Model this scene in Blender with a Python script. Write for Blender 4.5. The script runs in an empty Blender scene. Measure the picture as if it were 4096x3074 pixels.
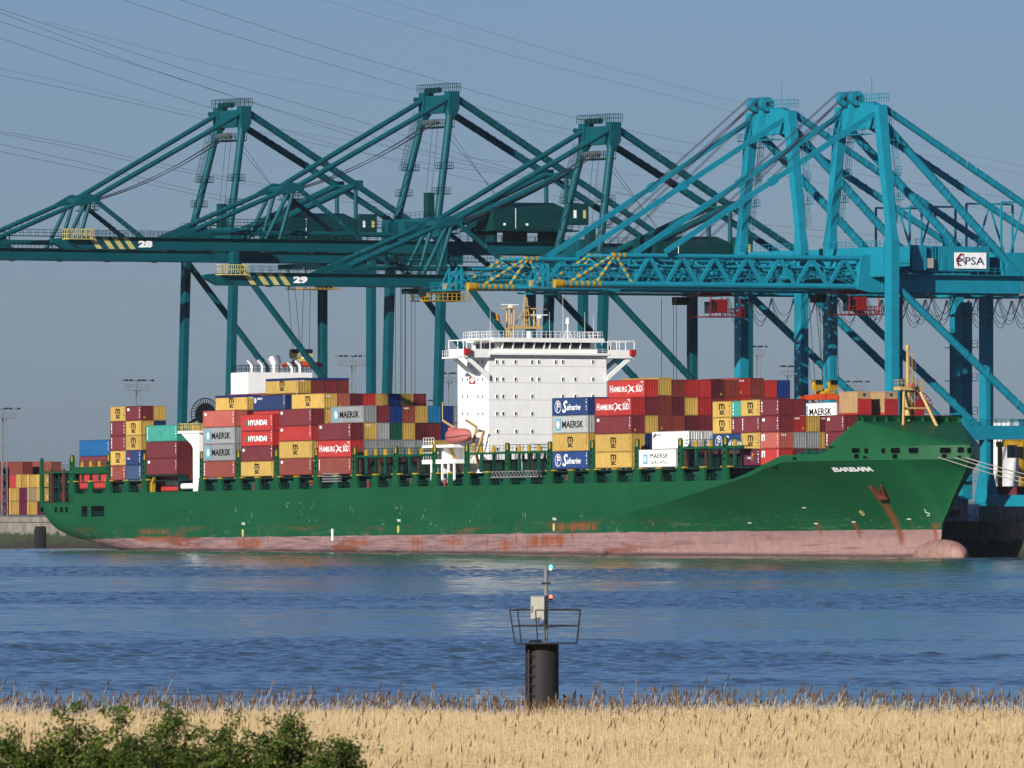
import bpy, math, random
import numpy as np
from mathutils import Matrix, Vector

random.seed(7)
rng = np.random.default_rng(11)
PI = math.pi
scene = bpy.context.scene
col = scene.collection

# ----------------------------------------------------------------- camera
# world frame: x right, y away from the camera, z up, water at z = 0
FPX = 42000.0; PX0 = 2048.0; YH = 1973.0; H = 10.1
cam = bpy.data.cameras.new('camera')
cam.sensor_width = 36.0
cam.lens = 36.0 * FPX / 4096.0
cam.clip_start = 1.0
cam.clip_end = 30000.0
cam.dof.use_dof = True
cam.dof.focus_distance = 1700.0
cam.dof.aperture_fstop = 14.0
camo = bpy.data.objects.new('camera', cam)
col.objects.link(camo)
camo.location = (0, 0, H)
camo.rotation_euler = (PI / 2 + math.atan((YH - 1537.0) / FPX), 0, 0)
scene.camera = camo

# ----------------------------------------------------------------- sky, sun
SUN_AZ = -31.5     # degrees, left of straight behind the camera
SUN_EL = 22.0
w = bpy.data.worlds.new('World'); scene.world = w; w.use_nodes = True
nt = w.node_tree
sky = nt.nodes.new('ShaderNodeTexSky')
sky.sky_type = 'NISHITA'; sky.sun_disc = False
sky.sun_elevation = math.radians(SUN_EL)
a = math.radians(SUN_AZ)
sd = Vector((math.sin(a) * math.cos(math.radians(SUN_EL)), -math.cos(a) * math.cos(math.radians(SUN_EL)), math.sin(math.radians(SUN_EL))))
sky.sun_rotation = math.atan2(sd.x, sd.y)
sky.altitude = 0.0; sky.air_density = 1.0; sky.dust_density = 0.4; sky.ozone_density = 3.0
bg = nt.nodes['Background']
bg.inputs['Strength'].default_value = 0.05
tint = nt.nodes.new('ShaderNodeMix'); tint.data_type = 'RGBA'; tint.blend_type = 'MULTIPLY'
tint.inputs[0].default_value = 1.0; tint.inputs[7].default_value = (0.365, 0.475, 0.79, 1)   # cool hazy spring sky
nt.links.new(sky.outputs['Color'], tint.inputs[6]); nt.links.new(tint.outputs[2], bg.inputs['Color'])
sun = bpy.data.lights.new('sun', 'SUN'); sun.energy = 3.5; sun.angle = math.radians(0.5)
sun.color = (1.0, 0.955, 0.88)
suno = bpy.data.objects.new('sun', sun); col.objects.link(suno)
suno.rotation_euler = sd.to_track_quat('Z', 'Y').to_euler()
vs = scene.view_settings
vs.view_transform = 'Standard'; vs.look = 'None'; vs.exposure = 0.9; vs.gamma = 1.0
vs.use_curve_mapping = False

# ----------------------------------------------------------------- ship frame <-> pixels
TH = math.radians(28.45); SN = math.sin(TH); CS = math.cos(TH); D0 = 1725.0
TRIM = 0.0092
def X_of(px, Y=0.0):
    u = (px - PX0) / FPX
    return (u * (D0 + Y * SN) - Y * CS) / (SN + u * CS)
def Y_of(px, X):
    u = (px - PX0) / FPX
    return (u * (D0 - X * CS) - X * SN) / (CS - u * SN)
def dep(X, Y): return D0 - X * CS + Y * SN
def Z_of(py, X, Y): return H - (py - YH) * dep(X, Y) / FPX
def z_of(py, X, Y): return Z_of(py, X, Y) - TRIM * X       # on the trimmed ship
MQ = Matrix.Translation((0, D0, 0)) @ Matrix.Rotation(-(PI / 2 - TH), 4, 'Z')   # quay frame
MS = MQ @ Matrix.Rotation(-TRIM, 4, 'Y')                                     # ship frame
def quay(X, Y, Z): return MQ @ Vector((X, Y, Z))
QUAY_Z = 5.4; QUAY_Y = 34.6; RAIL = 38.0

# ----------------------------------------------------------------- materials
MATS = {}
def newmat(name):
    m = bpy.data.materials.new(name); m.use_nodes = True
    t = m.node_tree; p = t.nodes['Principled BSDF']
    return m, t, p
def node(t, kind, **kw):
    n = t.nodes.new(kind)
    for k, v in kw.items():
        if k.startswith('i_'): n.inputs[k[2:]].default_value = v
        else: setattr(n, k, v)
    return n
def mixc(t, fac, a, b, blend='MIX'):
    n = t.nodes.new('ShaderNodeMix'); n.data_type = 'RGBA'; n.blend_type = blend
    for s, v in ((0, fac), (6, a), (7, b)):
        if hasattr(v, 'is_output'): t.links.new(v, n.inputs[s])
        else: n.inputs[s].default_value = v if s == 0 else (v[0], v[1], v[2], 1)
    return n.outputs[2]
def ramp(t, src, a, b, lo=0.0, hi=1.0):
    n = t.nodes.new('ShaderNodeMapRange'); n.inputs[1].default_value = a; n.inputs[2].default_value = b
    n.inputs[3].default_value = lo; n.inputs[4].default_value = hi
    t.links.new(src, n.inputs[0]); return n.outputs[0]
def mth(t, op, a, b=None):
    n = t.nodes.new('ShaderNodeMath'); n.operation = op
    for i, v in enumerate((a, b)):
        if v is None: continue
        if hasattr(v, 'is_output'): t.links.new(v, n.inputs[i])
        else: n.inputs[i].default_value = v
    return n.outputs[0]
def noise(t, co, scale, detail=3.0, rough=0.55):
    n = t.nodes.new('ShaderNodeTexNoise'); n.inputs['Scale'].default_value = scale
    n.inputs['Detail'].default_value = detail; n.inputs['Roughness'].default_value = rough
    t.links.new(co, n.inputs['Vector']); return n.outputs['Fac']
def mapped(t, co, sc):
    n = t.nodes.new('ShaderNodeMapping'); n.inputs['Scale'].default_value = sc
    t.links.new(co, n.inputs['Vector']); return n.outputs[0]

K = 0.55      # paint albedos were picked at exposure 0
def scaled(t, col_out, k):
    n = t.nodes.new('ShaderNodeVectorMath'); n.operation = 'SCALE'; n.inputs['Scale'].default_value = k
    t.links.new(col_out, n.inputs[0]); return n.outputs[0]
def paint(name, c, rough=0.5, var=0.18, dirt=(0.12, 0.08, 0.05), damt=0.18, streak=True, metal=0.0, rnd=0.0, spec=0.18):
    """painted steel: patchy fading, vertical dirt streaks, a little rust"""
    if name in MATS: return MATS[name]
    m, t, p = newmat(name)
    tc = t.nodes.new('ShaderNodeTexCoord'); co = tc.outputs['Object']
    oi = t.nodes.new('ShaderNodeObjectInfo')
    add = t.nodes.new('ShaderNodeVectorMath'); add.operation = 'ADD'
    sc = t.nodes.new('ShaderNodeVectorMath'); sc.operation = 'SCALE'
    sc.inputs[0].default_value = (37.0, 11.0, 23.0)
    t.links.new(oi.outputs['Random'], sc.inputs['Scale'])
    t.links.new(co, add.inputs[0]); t.links.new(sc.outputs[0], add.inputs[1]); co = add.outputs[0]
    n1 = noise(t, co, 0.45, 4.0)
    f1 = ramp(t, n1, 0.3, 0.7, 1 - var, 1 + var * 0.6)
    br = t.nodes.new('ShaderNodeVectorMath'); br.operation = 'SCALE'
    br.inputs[0].default_value = c
    if rnd:
        f1 = mth(t, 'MULTIPLY', f1, ramp(t, oi.outputs['Random'], 0, 1, 1 - rnd, 1 + rnd))
    t.links.new(f1, br.inputs['Scale'])
    out = br.outputs[0]
    if damt:
        n2 = noise(t, mapped(t, co, (2.2, 2.2, 0.18) if streak else (1, 1, 1)), 1.6, 5.0, 0.65)
        out = mixc(t, ramp(t, n2, 0.52, 0.8, 0, damt * 2.2), out, dirt)
    if min(c) < 0.6: out = scaled(t, out, K)
    t.links.new(out, p.inputs['Base Color'])
    p.inputs['Roughness'].default_value = rough
    p.inputs['Metallic'].default_value = metal
    p.inputs['Specular IOR Level'].default_value = spec
    MATS[name] = m
    return m
def flat(name, c, rough=0.6, metal=0.0, emit=0.0, spec=0.3):
    if name in MATS: return MATS[name]
    m, t, p = newmat(name)
    tc = t.nodes.new('ShaderNodeTexCoord')
    n1 = noise(t, tc.outputs['Object'], 1.3, 3.0)
    br = t.nodes.new('ShaderNodeVectorMath'); br.operation = 'SCALE'; br.inputs[0].default_value = c
    t.links.new(ramp(t, n1, 0.3, 0.7, 0.88, 1.08), br.inputs['Scale'])
    t.links.new(br.outputs[0] if min(c) >= 0.6 or metal or emit else scaled(t, br.outputs[0], K), p.inputs['Base Color'])
    p.inputs['Roughness'].default_value = rough; p.inputs['Metallic'].default_value = metal
    p.inputs['Specular IOR Level'].default_value = spec
    if emit:
        p.inputs['Emission Color'].default_value = (c[0], c[1], c[2], 1); p.inputs['Emission Strength'].default_value = emit
    MATS[name] = m
    return m

CG = paint('crane_green_paint', (0.002, 0.118, 0.146), 0.5, 0.16, (0.02, 0.05, 0.06), 0.12)
CG2 = paint('crane_dark_green_paint', (0.002, 0.064, 0.066), 0.55, 0.14, (0.01, 0.03, 0.03), 0.12)
CB = paint('crane_blue_paint', (0.010, 0.345, 0.485), 0.5, 0.13, (0.06, 0.14, 0.17), 0.12)
YEL = paint('safety_yellow', (0.72, 0.42, 0.03), 0.5, 0.15)
CREAM = paint('faded_cream_yellow', (0.9, 0.76, 0.27), 0.55, 0.15)
WHITE = paint('ship_white', (0.80, 0.79, 0.76), 0.45, 0.05, (0.50, 0.42, 0.33), 0.11)
SG = paint('ship_green', (0.009, 0.12, 0.041), 0.5, 0.15, (0.03, 0.05, 0.03), 0.12)
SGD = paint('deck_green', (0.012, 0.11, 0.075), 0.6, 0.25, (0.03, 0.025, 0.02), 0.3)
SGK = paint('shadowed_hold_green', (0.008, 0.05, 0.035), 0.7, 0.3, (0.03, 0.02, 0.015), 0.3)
MASTY = paint('mast_yellow', (0.84, 0.55, 0.19), 0.5, 0.12)
ORANGE = paint('spreader_orange', (0.72, 0.09, 0.02), 0.5, 0.15)
REDP = paint('crane_red', (0.34, 0.018, 0.018), 0.5, 0.15)
RUST = paint('rust', (0.13, 0.06, 0.035), 0.8, 0.35)
ANCH = paint('anchor_rust', (0.25, 0.06, 0.03), 0.8, 0.3)
BLACK = flat('black_steel', (0.012, 0.012, 0.014), 0.6)
DARK = flat('painted_dark_interior', (0.004, 0.005, 0.006), 1.0, 0.0, 0.0, 0.0)  # near black that paints the shade inside openings and holes
GREY = paint('grey_steel', (0.32, 0.33, 0.33), 0.55, 0.15)
ROPE = flat('wire_rope', (0.035, 0.025, 0.028), 0.6)
HAWSER = flat('mooring_hawser', (0.55, 0.5, 0.4), 0.9)
ALU = flat('brushed_exhaust', (0.62, 0.62, 0.62), 0.35, 0.75)
GLASS = flat('dark_glass', (0.012, 0.02, 0.028), 0.08, 0.0, 0.0, 0.8)
TXW = flat('white_lettering', (0.82, 0.82, 0.8), 0.5)
TXK = flat('black_lettering', (0.012, 0.012, 0.013), 0.5)
LBLUE = flat('light_blue_logo', (0.22, 0.62, 0.8), 0.5)
LGREEN = flat('green_logo', (0.05, 0.3, 0.14), 0.5)
LRED = flat('red_logo', (0.6, 0.03, 0.03), 0.5)
LNAVY = flat('navy_lettering', (0.015, 0.03, 0.12), 0.5)
BOATM = paint('lifeboat_orange', (0.72, 0.21, 0.18), 0.45, 0.06, damt=0.05)
WOOD = paint('crate_plywood', (0.66, 0.42, 0.2), 0.75, 0.12)
PILEM = paint('pile_steel', (0.042, 0.036, 0.036), 0.6, 0.25, (0.07, 0.045, 0.03), 0.25)
GALV = paint('galvanised', (0.3, 0.31, 0.32), 0.5, 0.2)
BOXM = paint('cabinet_beige', (0.55, 0.53, 0.45), 0.5, 0.06, (0.2, 0.2, 0.08), 0.1)
CONC = None

# ----------------------------------------------------------------- mesh building
class MB:
    def __init__(s): s.v = []; s.f = []; s.mi = []; s.sm = []
    def add(s, vs, fs, m=0, smooth=False):
        o = len(s.v); s.v += [tuple(v) for v in vs]
        for f in fs: s.f.append(tuple(i + o for i in f)); s.mi.append(m); s.sm.append(smooth)
        return s
    def box(s, x0, x1, y0, y1, z0, z1, m=0):
        return s.add([(x0,y0,z0),(x1,y0,z0),(x1,y1,z0),(x0,y1,z0),(x0,y0,z1),(x1,y0,z1),(x1,y1,z1),(x0,y1,z1)],
                     [(0,3,2,1),(4,5,6,7),(0,1,5,4),(1,2,6,5),(2,3,7,6),(3,0,4,7)], m)
    def cbox(s, cx, cy, cz, sx, sy, sz, m=0):
        return s.box(cx-sx/2, cx+sx/2, cy-sy/2, cy+sy/2, cz-sz/2, cz+sz/2, m)
    def tube(s, p0, p1, r0, r1=None, n=8, m=0, caps=True):
        if r1 is None: r1 = r0
        p0 = Vector(p0); p1 = Vector(p1); d = (p1 - p0)
        if d.length < 1e-6: return s
        d.normalize()
        a = d.orthogonal().normalized(); b = d.cross(a)
        vs = []
        for p, r in ((p0, r0), (p1, r1)):
            for i in range(n):
                t = 2*PI*i/n; vs.append(p + a*(r*math.cos(t)) + b*(r*math.sin(t)))
        s.add(vs, [(i, (i+1)%n, n+(i+1)%n, n+i) for i in range(n)], m, n > 5)
        if caps: s.add(vs, [tuple(range(n-1,-1,-1)), tuple(range(n, 2*n))], m)
        return s
    def bar(s, p0, p1, w, h=None, m=0, up=(0,0,1)):
        """rectangular bar from p0 to p1, h measured along up"""
        if h is None: h = w
        p0 = Vector(p0); p1 = Vector(p1); d = (p1-p0).normalized(); u = Vector(up)
        if abs(d.dot(u)) > 0.99: u = Vector((0,1,0))
        sx = d.cross(u).normalized(); u = sx.cross(d).normalized()
        vs = []
        for p in (p0, p1):
            for i, j in ((-1,-1),(1,-1),(1,1),(-1,1)): vs.append(p + sx*(i*w/2) + u*(j*h/2))
        return s.add(vs, [(0,3,2,1),(4,5,6,7),(0,1,5,4),(1,2,6,5),(2,3,7,6),(3,0,4,7)], m)
    def path(s, pts, r, n=6, m=0):
        """swept tube through points, one continuous skin"""
        P = [Vector(p) for p in pts]; rings = []; a = None
        for i, p in enumerate(P):
            d = (P[min(i+1, len(P)-1)] - P[max(i-1, 0)]).normalized()
            if a is None: a = d.orthogonal().normalized()
            a = (a - d*a.dot(d)).normalized(); b = d.cross(a)
            rr = r[i] if isinstance(r, (list, tuple)) else r
            rings += [p + a*(rr*math.cos(2*PI*k/n)) + b*(rr*math.sin(2*PI*k/n)) for k in range(n)]
        fs = []
        for i in range(len(P)-1):
            for k in range(n): fs.append((i*n+k, i*n+(k+1)%n, (i+1)*n+(k+1)%n, (i+1)*n+k))
        s.add(rings, fs, m, n > 4)
        s.add(rings, [tuple(range(n-1,-1,-1)), tuple(range((len(P)-1)*n, len(P)*n))], m)
        return s
    def prism(s, pts, axis, a0, a1, m=0):
        """extrude polygon pts (2D) along axis; the 2D axes are the two others in xyz order"""
        n = len(pts)
        def mk(p, a): 
            q = list(p); q.insert(axis, a); return tuple(q)
        vs = [mk(p, a0) for p in pts] + [mk(p, a1) for p in pts]
        fs = [tuple(range(n)), tuple(range(2*n-1, n-1, -1))] + [(i, n+i, n+(i+1)%n, (i+1)%n) for i in range(n)]
        return s.add(vs, fs, m)
    def rail(s, pts, h=1.1, r=0.03, step=1.6, n=4, m=0, mid=True, base=False):
        """handrail along points: posts, top and mid rail"""
        for p0, p1 in zip(pts[:-1], pts[1:]):
            p0 = Vector(p0); p1 = Vector(p1); L = (p1-p0).length; k = max(1, int(round(L/step)))
            up = Vector((0,0,1))
            s.tube(p0+up*h, p1+up*h, r, n=n, m=m, caps=False)
            if mid: s.tube(p0+up*h*0.52, p1+up*h*0.52, r*0.8, n=n, m=m, caps=False)
            if base: s.tube(p0, p1, r*1.3, n=n, m=m, caps=False)
            for i in range(k+1):
                q = p0.lerp(p1, i/k); s.tube(q, q+up*h, r, n=n, m=m, caps=False)
        return s
    def ladder(s, p0, p1, w, side, r=0.03, step=0.6, m=0, cage=0.0, out=(0,-1,0)):
        p0 = Vector(p0); p1 = Vector(p1); sd = Vector(side).normalized()*w/2
        s.tube(p0-sd, p1-sd, r, n=4, m=m); s.tube(p0+sd, p1+sd, r, n=4, m=m)
        L = (p1-p0).length
        for i in range(1, int(L/step)):
            q = p0.lerp(p1, i*step/L); s.tube(q-sd, q+sd, r*0.8, n=4, m=m, caps=False)
        if cage:
            o = Vector(out).normalized()*cage
            for i in range(1, int(L/1.5)):
                q = p0.lerp(p1, i*1.5/L)
                s.path([q-sd, q-sd+o, q+sd+o, q+sd], r*0.8, 4, m)
            for k in (-1, 1): s.tube(p0+sd*k+o, p1+sd*k+o, r*0.8, n=4, m=m)
        return s
    def mesh(s, name):
        me = bpy.data.meshes.new(name); me.from_pydata(s.v, [], s.f)
        if any(s.mi): me.polygons.foreach_set('material_index', s.mi)
        if any(s.sm): me.polygons.foreach_set('use_smooth', s.sm)
        me.update(); return me
    def build(s, name, mats, parent=None, M=None):
        return obj(name, s.mesh(name), mats, parent, M)

def obj(name, me, mats=None, parent=None, M=None):
    o = bpy.data.objects.new(name, me); col.objects.link(o)
    if mats is not None and me is not None:
        if not isinstance(mats, (list, tuple)): mats = [mats]
        if len(me.materials) == 0:
            for m in mats: me.materials.append(m)
    if parent is not None: o.parent = parent
    if M is not None:
        if parent is None: o.matrix_world = M
        else: o.matrix_local = M
    return o
def tag(o, label, cat, group=None, kind=None):
    if label: o['label'] = label
    if cat: o['category'] = cat
    if group: o['group'] = group
    if kind: o['kind'] = kind
    return o
def empty(name, M): 
    o = bpy.data.objects.new(name, None); col.objects.link(o); o.matrix_world = M; o.empty_display_size = 1.0
    return o
def copy_tree(o, parent=None, depth=0):
    c = o.copy(); col.objects.link(c)
    if parent is not None: c.parent = parent
    for ch in o.children: copy_tree(ch, c, depth+1)
    return c

TXT = {}
def text_mesh(txt, size=1.0, bold=0.0, sx=1.0, shear=0.0, spacing=1.0):
    """lettering as a flat mesh in the XZ plane facing -Y, centred"""
    key = (txt, size, bold, sx, shear, spacing)
    if key in TXT: return TXT[key]
    cu = bpy.data.curves.new('lettering', 'FONT'); cu.body = txt; cu.size = size; cu.offset = bold
    cu.align_x = 'CENTER'; cu.align_y = 'CENTER'; cu.resolution_u = 2; cu.shear = shear; cu.space_character = spacing
    cu.extrude = 0.01
    o = bpy.data.objects.new('lettering', cu); col.objects.link(o)
    dg = bpy.context.evaluated_depsgraph_get()
    me = bpy.data.meshes.new_from_object(o.evaluated_get(dg))
    bpy.data.objects.remove(o); bpy.data.curves.remove(cu)
    n = len(me.vertices); a = np.empty(n*3, dtype=np.float32); me.vertices.foreach_get('co', a); a = a.reshape(-1, 3)
    x0, x1 = a[:,0].min(), a[:,0].max(); y0, y1 = a[:,1].min(), a[:,1].max()
    b = np.stack([(a[:,0]-(x0+x1)/2)*sx, -a[:,2], a[:,1]-(y0+y1)/2], 1)
    me.vertices.foreach_set('co', b.astype(np.float32).ravel()); me.materials.clear(); me.update()
    TXT[key] = me
    return me
def letter(txt, size, mat, parent, loc, bold=0.0, sx=1.0, shear=0.0, rotz=0.0, fit=None, name='lettering', spacing=1.0, base=None):
    """fit = (width, height) in metres overrides size"""
    me = text_mesh(txt, size, bold, sx, shear, spacing)
    M = Matrix.Translation(loc) @ Matrix.Rotation(rotz, 4, 'Z')
    if fit:
        xs = [v.co.x for v in me.vertices]; zs = [v.co.z for v in me.vertices]
        M = M @ Matrix.Diagonal((fit[0]/(max(xs)-min(xs)), 1, fit[1]/(max(zs)-min(zs)), 1))
    if base is not None: M = base @ M
    o = bpy.data.objects.new(name, me); col.objects.link(o); o.parent = parent; o.matrix_local = M
    if len(me.materials) == 0: me.materials.append(None)
    o.material_slots[0].link = 'OBJECT'; o.material_slots[0].material = mat
    return o
def flatpoly(name, pts, mat, parent, y=-0.02, loc=(0,0,0), t=0.012):
    """flat logo shape in XZ facing -Y with a little thickness"""
    m = MB(); m.prism([(p[0], p[1]) for p in pts], 1, -t/2, t/2)
    return m.build(name, mat, parent, Matrix.Translation((loc[0], loc[1]+y, loc[2])))

# ================================================================= SETTING
def np_mesh(name, V, F, mats, attr=None, smooth=False, mi=None):
    """V (n,3), F (m,k) as one mesh, fast"""
    me = bpy.data.meshes.new(name)
    V = np.ascontiguousarray(V, dtype=np.float32); F = np.ascontiguousarray(F, dtype=np.int32)
    m, k = F.shape
    me.vertices.add(len(V)); me.vertices.foreach_set('co', V.ravel())
    me.loops.add(m*k); me.loops.foreach_set('vertex_index', F.ravel())
    me.polygons.add(m); me.polygons.foreach_set('loop_start', np.arange(0, m*k, k, dtype=np.int32))
    if smooth: me.polygons.foreach_set('use_smooth', np.ones(m, dtype=bool))
    for mt in mats: me.materials.append(mt)
    if mi is not None: me.polygons.foreach_set('material_index', mi.astype(np.int32))
    me.update(calc_edges=True)
    if attr is not None:
        at = me.attributes.new('tint', 'FLOAT', 'POINT'); at.data.foreach_set('value', attr.astype(np.float32))
    return me

# ---- river
def water_mat():
    m, t, p = newmat('river_water')
    tc = t.nodes.new('ShaderNodeTexCoord'); co = tc.outputs['Object']
    p.inputs['Base Color'].default_value = (0.05, 0.082, 0.078, 1)
    p.inputs['Roughness'].default_value = 0.10
    p.inputs['IOR'].default_value = 1.33
    bmp = t.nodes.new('ShaderNodeBump'); bmp.inputs['Strength'].default_value = 0.6; bmp.inputs['Distance'].default_value = 0.08
    n = noise(t, mapped(t, co, (1.5, 0.55, 1)), 1.1, 5.0, 0.65)
    t.links.new(n, bmp.inputs['Height']); t.links.new(bmp.outputs[0], p.inputs['Normal'])
    return m
WATER = water_mat()
def make_river():
    nc = 300
    ys = [330.0]
    while ys[-1] < 1900: ys.append(ys[-1] + 0.12 + 0.00058*ys[-1])
    ys = np.array(ys); nr = len(ys)
    u = np.linspace(-0.060, 0.060, nc)
    Yg = np.repeat(ys[:, None], nc, 1); Xg = ys[:, None]*u[None, :]
    Zg = np.zeros_like(Xg)
    def lump(sx, sy, seed, k=14):
        r = np.random.default_rng(seed); o = np.zeros_like(Xg)
        for _ in range(k):
            o += np.sin(Xg*r.normal(0, 1/sx) + Yg*r.normal(0, 1/sy) + r.uniform(0, 6.28))
        return o/math.sqrt(k/2)
    rough = np.clip(0.62 + 0.75*lump(60, 30, 3, 10) + 0.35*lump(9, 12, 8), 0.24, 1.55)
    rough *= np.interp(Yg, [330, 420, 700], [.5, .62, 1.0])
    r = np.random.default_rng(5)
    wind = math.radians(-62)
    for i in range(80):
        L = 0.9*(11/0.9)**r.random(); k = 2*PI/L
        th = wind + r.normal(0, 0.55)
        amp = 0.0105*L**0.62*r.uniform(0.5, 1.2)
        ph = r.uniform(0, 6.28)
        s = np.sin(k*(Xg*math.cos(th) + Yg*math.sin(th)) + ph)
        g = 0.5 if L > 5 else rough
        Zg += g*amp*(s + 0.22*np.cos(2*k*(Xg*math.cos(th) + Yg*math.sin(th)) + 2*ph))*0.55
    V = np.stack([Xg, Yg, Zg], -1).reshape(-1, 3)
    idx = np.arange(nr*nc).reshape(nr, nc)
    F = np.stack([idx[:-1,:-1], idx[:-1,1:], idx[1:,1:], idx[1:,:-1]], -1).reshape(-1, 4)
    # wide low sheet carrying the river on past the frame
    base = len(V)
    V = np.vstack([V, [[-2500, 300, -0.55], [2500, 300, -0.55], [2500, 4500, -0.55], [-2500, 4500, -0.55]]])
    F = np.vstack([F, [[base, base+1, base+2, base+3]]])
    me = np_mesh('river', V, F, [WATER], smooth=True)
    o = obj('river', me); tag(o, None, None, kind='structure')
make_river()

# ---- quay
def conc_mat():
    m, t, p = newmat('quay_concrete')
    tc = t.nodes.new('ShaderNodeTexCoord'); co = tc.outputs['Object']
    sp = t.nodes.new('ShaderNodeSeparateXYZ'); t.links.new(co, sp.inputs[0])
    n1 = noise(t, mapped(t, co, (0.5, 0.5, 0.12)), 1.4, 6, 0.65)
    n2 = noise(t, co, 0.35, 5, 0.6)
    c = mixc(t, ramp(t, n1, 0.35, 0.7), (0.42, 0.37, 0.28), (0.2, 0.18, 0.15))
    c = mixc(t, ramp(t, n2, 0.5, 0.7, 0, 0.6), c, (0.13, 0.11, 0.09))
    z = mth(t, 'ADD', sp.outputs[2], ramp(t, n2, 0.3, 0.7, -0.8, 0.8))
    c = mixc(t, ramp(t, z, 2.9, 2.3), c, (0.045, 0.06, 0.02))
    c = mixc(t, ramp(t, z, 1.3, 0.5), c, (0.03, 0.028, 0.02))
    t.links.new(scaled(t, c, 0.6), p.inputs['Base Color']); p.inputs['Roughness'].default_value = 0.9
    return m
CONC = conc_mat()
def apron_mat():
    m, t, p = newmat('quay_apron')
    tc = t.nodes.new('ShaderNodeTexCoord'); co = tc.outputs['Object']
    c = mixc(t, ramp(t, noise(t, co, 0.08, 6), 0.35, 0.65), (0.16, 0.155, 0.15), (0.26, 0.25, 0.235))
    t.links.new(scaled(t, c, 0.6), p.inputs['Base Color']); p.inputs['Roughness'].default_value = 0.9
    return m
APRON = apron_mat()
m = MB()
m.add([(-3500,QUAY_Y,QUAY_Z),(900,QUAY_Y,QUAY_Z),(900,3000,QUAY_Z),(-3500,3000,QUAY_Z)], [(0,1,2,3)], 1)
m.add([(-3500,QUAY_Y,-6),(900,QUAY_Y,-6),(900,QUAY_Y,QUAY_Z),(-3500,QUAY_Y,QUAY_Z)], [(0,1,2,3)], 0)
m.box(-700, 500, QUAY_Y-0.25, QUAY_Y+0.9, QUAY_Z-0.75, QUAY_Z+0.22, 0)
q = m.build('quay', [CONC, APRON], None, MQ); tag(q, None, None, kind='structure')
for i, X in enumerate([X_of(-70, 34), X_of(150, 34), 112, 124, 137]):
    f = MB(); f.box(X, X+2.6, QUAY_Y-1.1, QUAY_Y-0.26, -2, 3.9); f.box(X+0.2, X+2.4, QUAY_Y-1.35, QUAY_Y-1.1, 0.3, 3.4)
    f.build('fender', flat('fender_rubber', (0.02, 0.02, 0.022), 0.8), q)
for i, X in enumerate(range(-244, -176, 7)):
    f = MB(); f.tube((X, QUAY_Y+0.45, QUAY_Z+0.2), (X, QUAY_Y+0.45, QUAY_Z+0.75), 0.34, 0.3, 8); f.tube((X, QUAY_Y+0.45, QUAY_Z+0.75), (X, QUAY_Y+0.45, QUAY_Z+1.0), 0.5, 0.42, 8)
    f.build('bollard', TXW, q)

# ---- near bank
def soil_mat():
    m, t, p = newmat('bank_soil')
    tc = t.nodes.new('ShaderNodeTexCoord'); co = tc.outputs['Object']
    c = mixc(t, ramp(t, noise(t, co, 0.6, 6), 0.35, 0.65), (0.3, 0.21, 0.11), (0.42, 0.31, 0.17))
    t.links.new(scaled(t, c, K), p.inputs['Base Color']); p.inputs['Roughness'].default_value = 1.0
    return m
prof = [(-60, 8.3), (8, 8.3), (40, 6.2), (150, 4.6), (205, 1.6), (225, 1.25), (338, 1.05), (346, -0.7), (352, -3)]
def ground_z(y):
    for (a0, b0), (a1, b1) in zip(prof[:-1], prof[1:]):
        if a0 <= y <= a1: return b0 + (b1-b0)*(y-a0)/(a1-a0)
    return prof[-1][1]
m = MB(); xs = np.linspace(-260, 260, 27); vs = []; fs = []
for y, z in prof:
    for x in xs: vs.append((x, y, z + (random.uniform(-.05, .05) if y < 340 else 0)))
nx = len(xs)
for j in range(len(prof)-1):
    for i in range(nx-1): fs.append((j*nx+i, j*nx+i+1, (j+1)*nx+i+1, (j+1)*nx+i))
m.add(vs, fs); g = m.build('ground', soil_mat()); tag(g, None, None, kind='structure')

# ---- reeds
def reed_mat(name, c0, c1, trans=0.25):
    m, t, p = newmat(name)
    at = t.nodes.new('ShaderNodeAttribute'); at.attribute_name = 'tint'
    c = scaled(t, mixc(t, at.outputs['Fac'], c0, c1), K)
    t.links.new(c, p.inputs['Base Color']); p.inputs['Roughness'].default_value = 0.65
    p.inputs['Specular IOR Level'].default_value = 0.25
    tr = t.nodes.new('ShaderNodeBsdfTranslucent'); t.links.new(c, tr.inputs['Color'])
    mx = t.nodes.new('ShaderNodeMixShader'); mx.inputs[0].default_value = trans
    t.links.new(p.outputs[0], mx.inputs[1]); t.links.new(tr.outputs[0], mx.inputs[2])
    t.links.new(mx.outputs[0], t.nodes['Material Output'].inputs['Surface'])
    return m
REED = reed_mat('dry_reed_straw', (1.04, 0.75, 0.36), (1.32, 1.04, 0.60), 0.4)
PLUME = reed_mat('reed_plume', (0.14, 0.075, 0.04), (0.40, 0.25, 0.12), 0.15)
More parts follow.
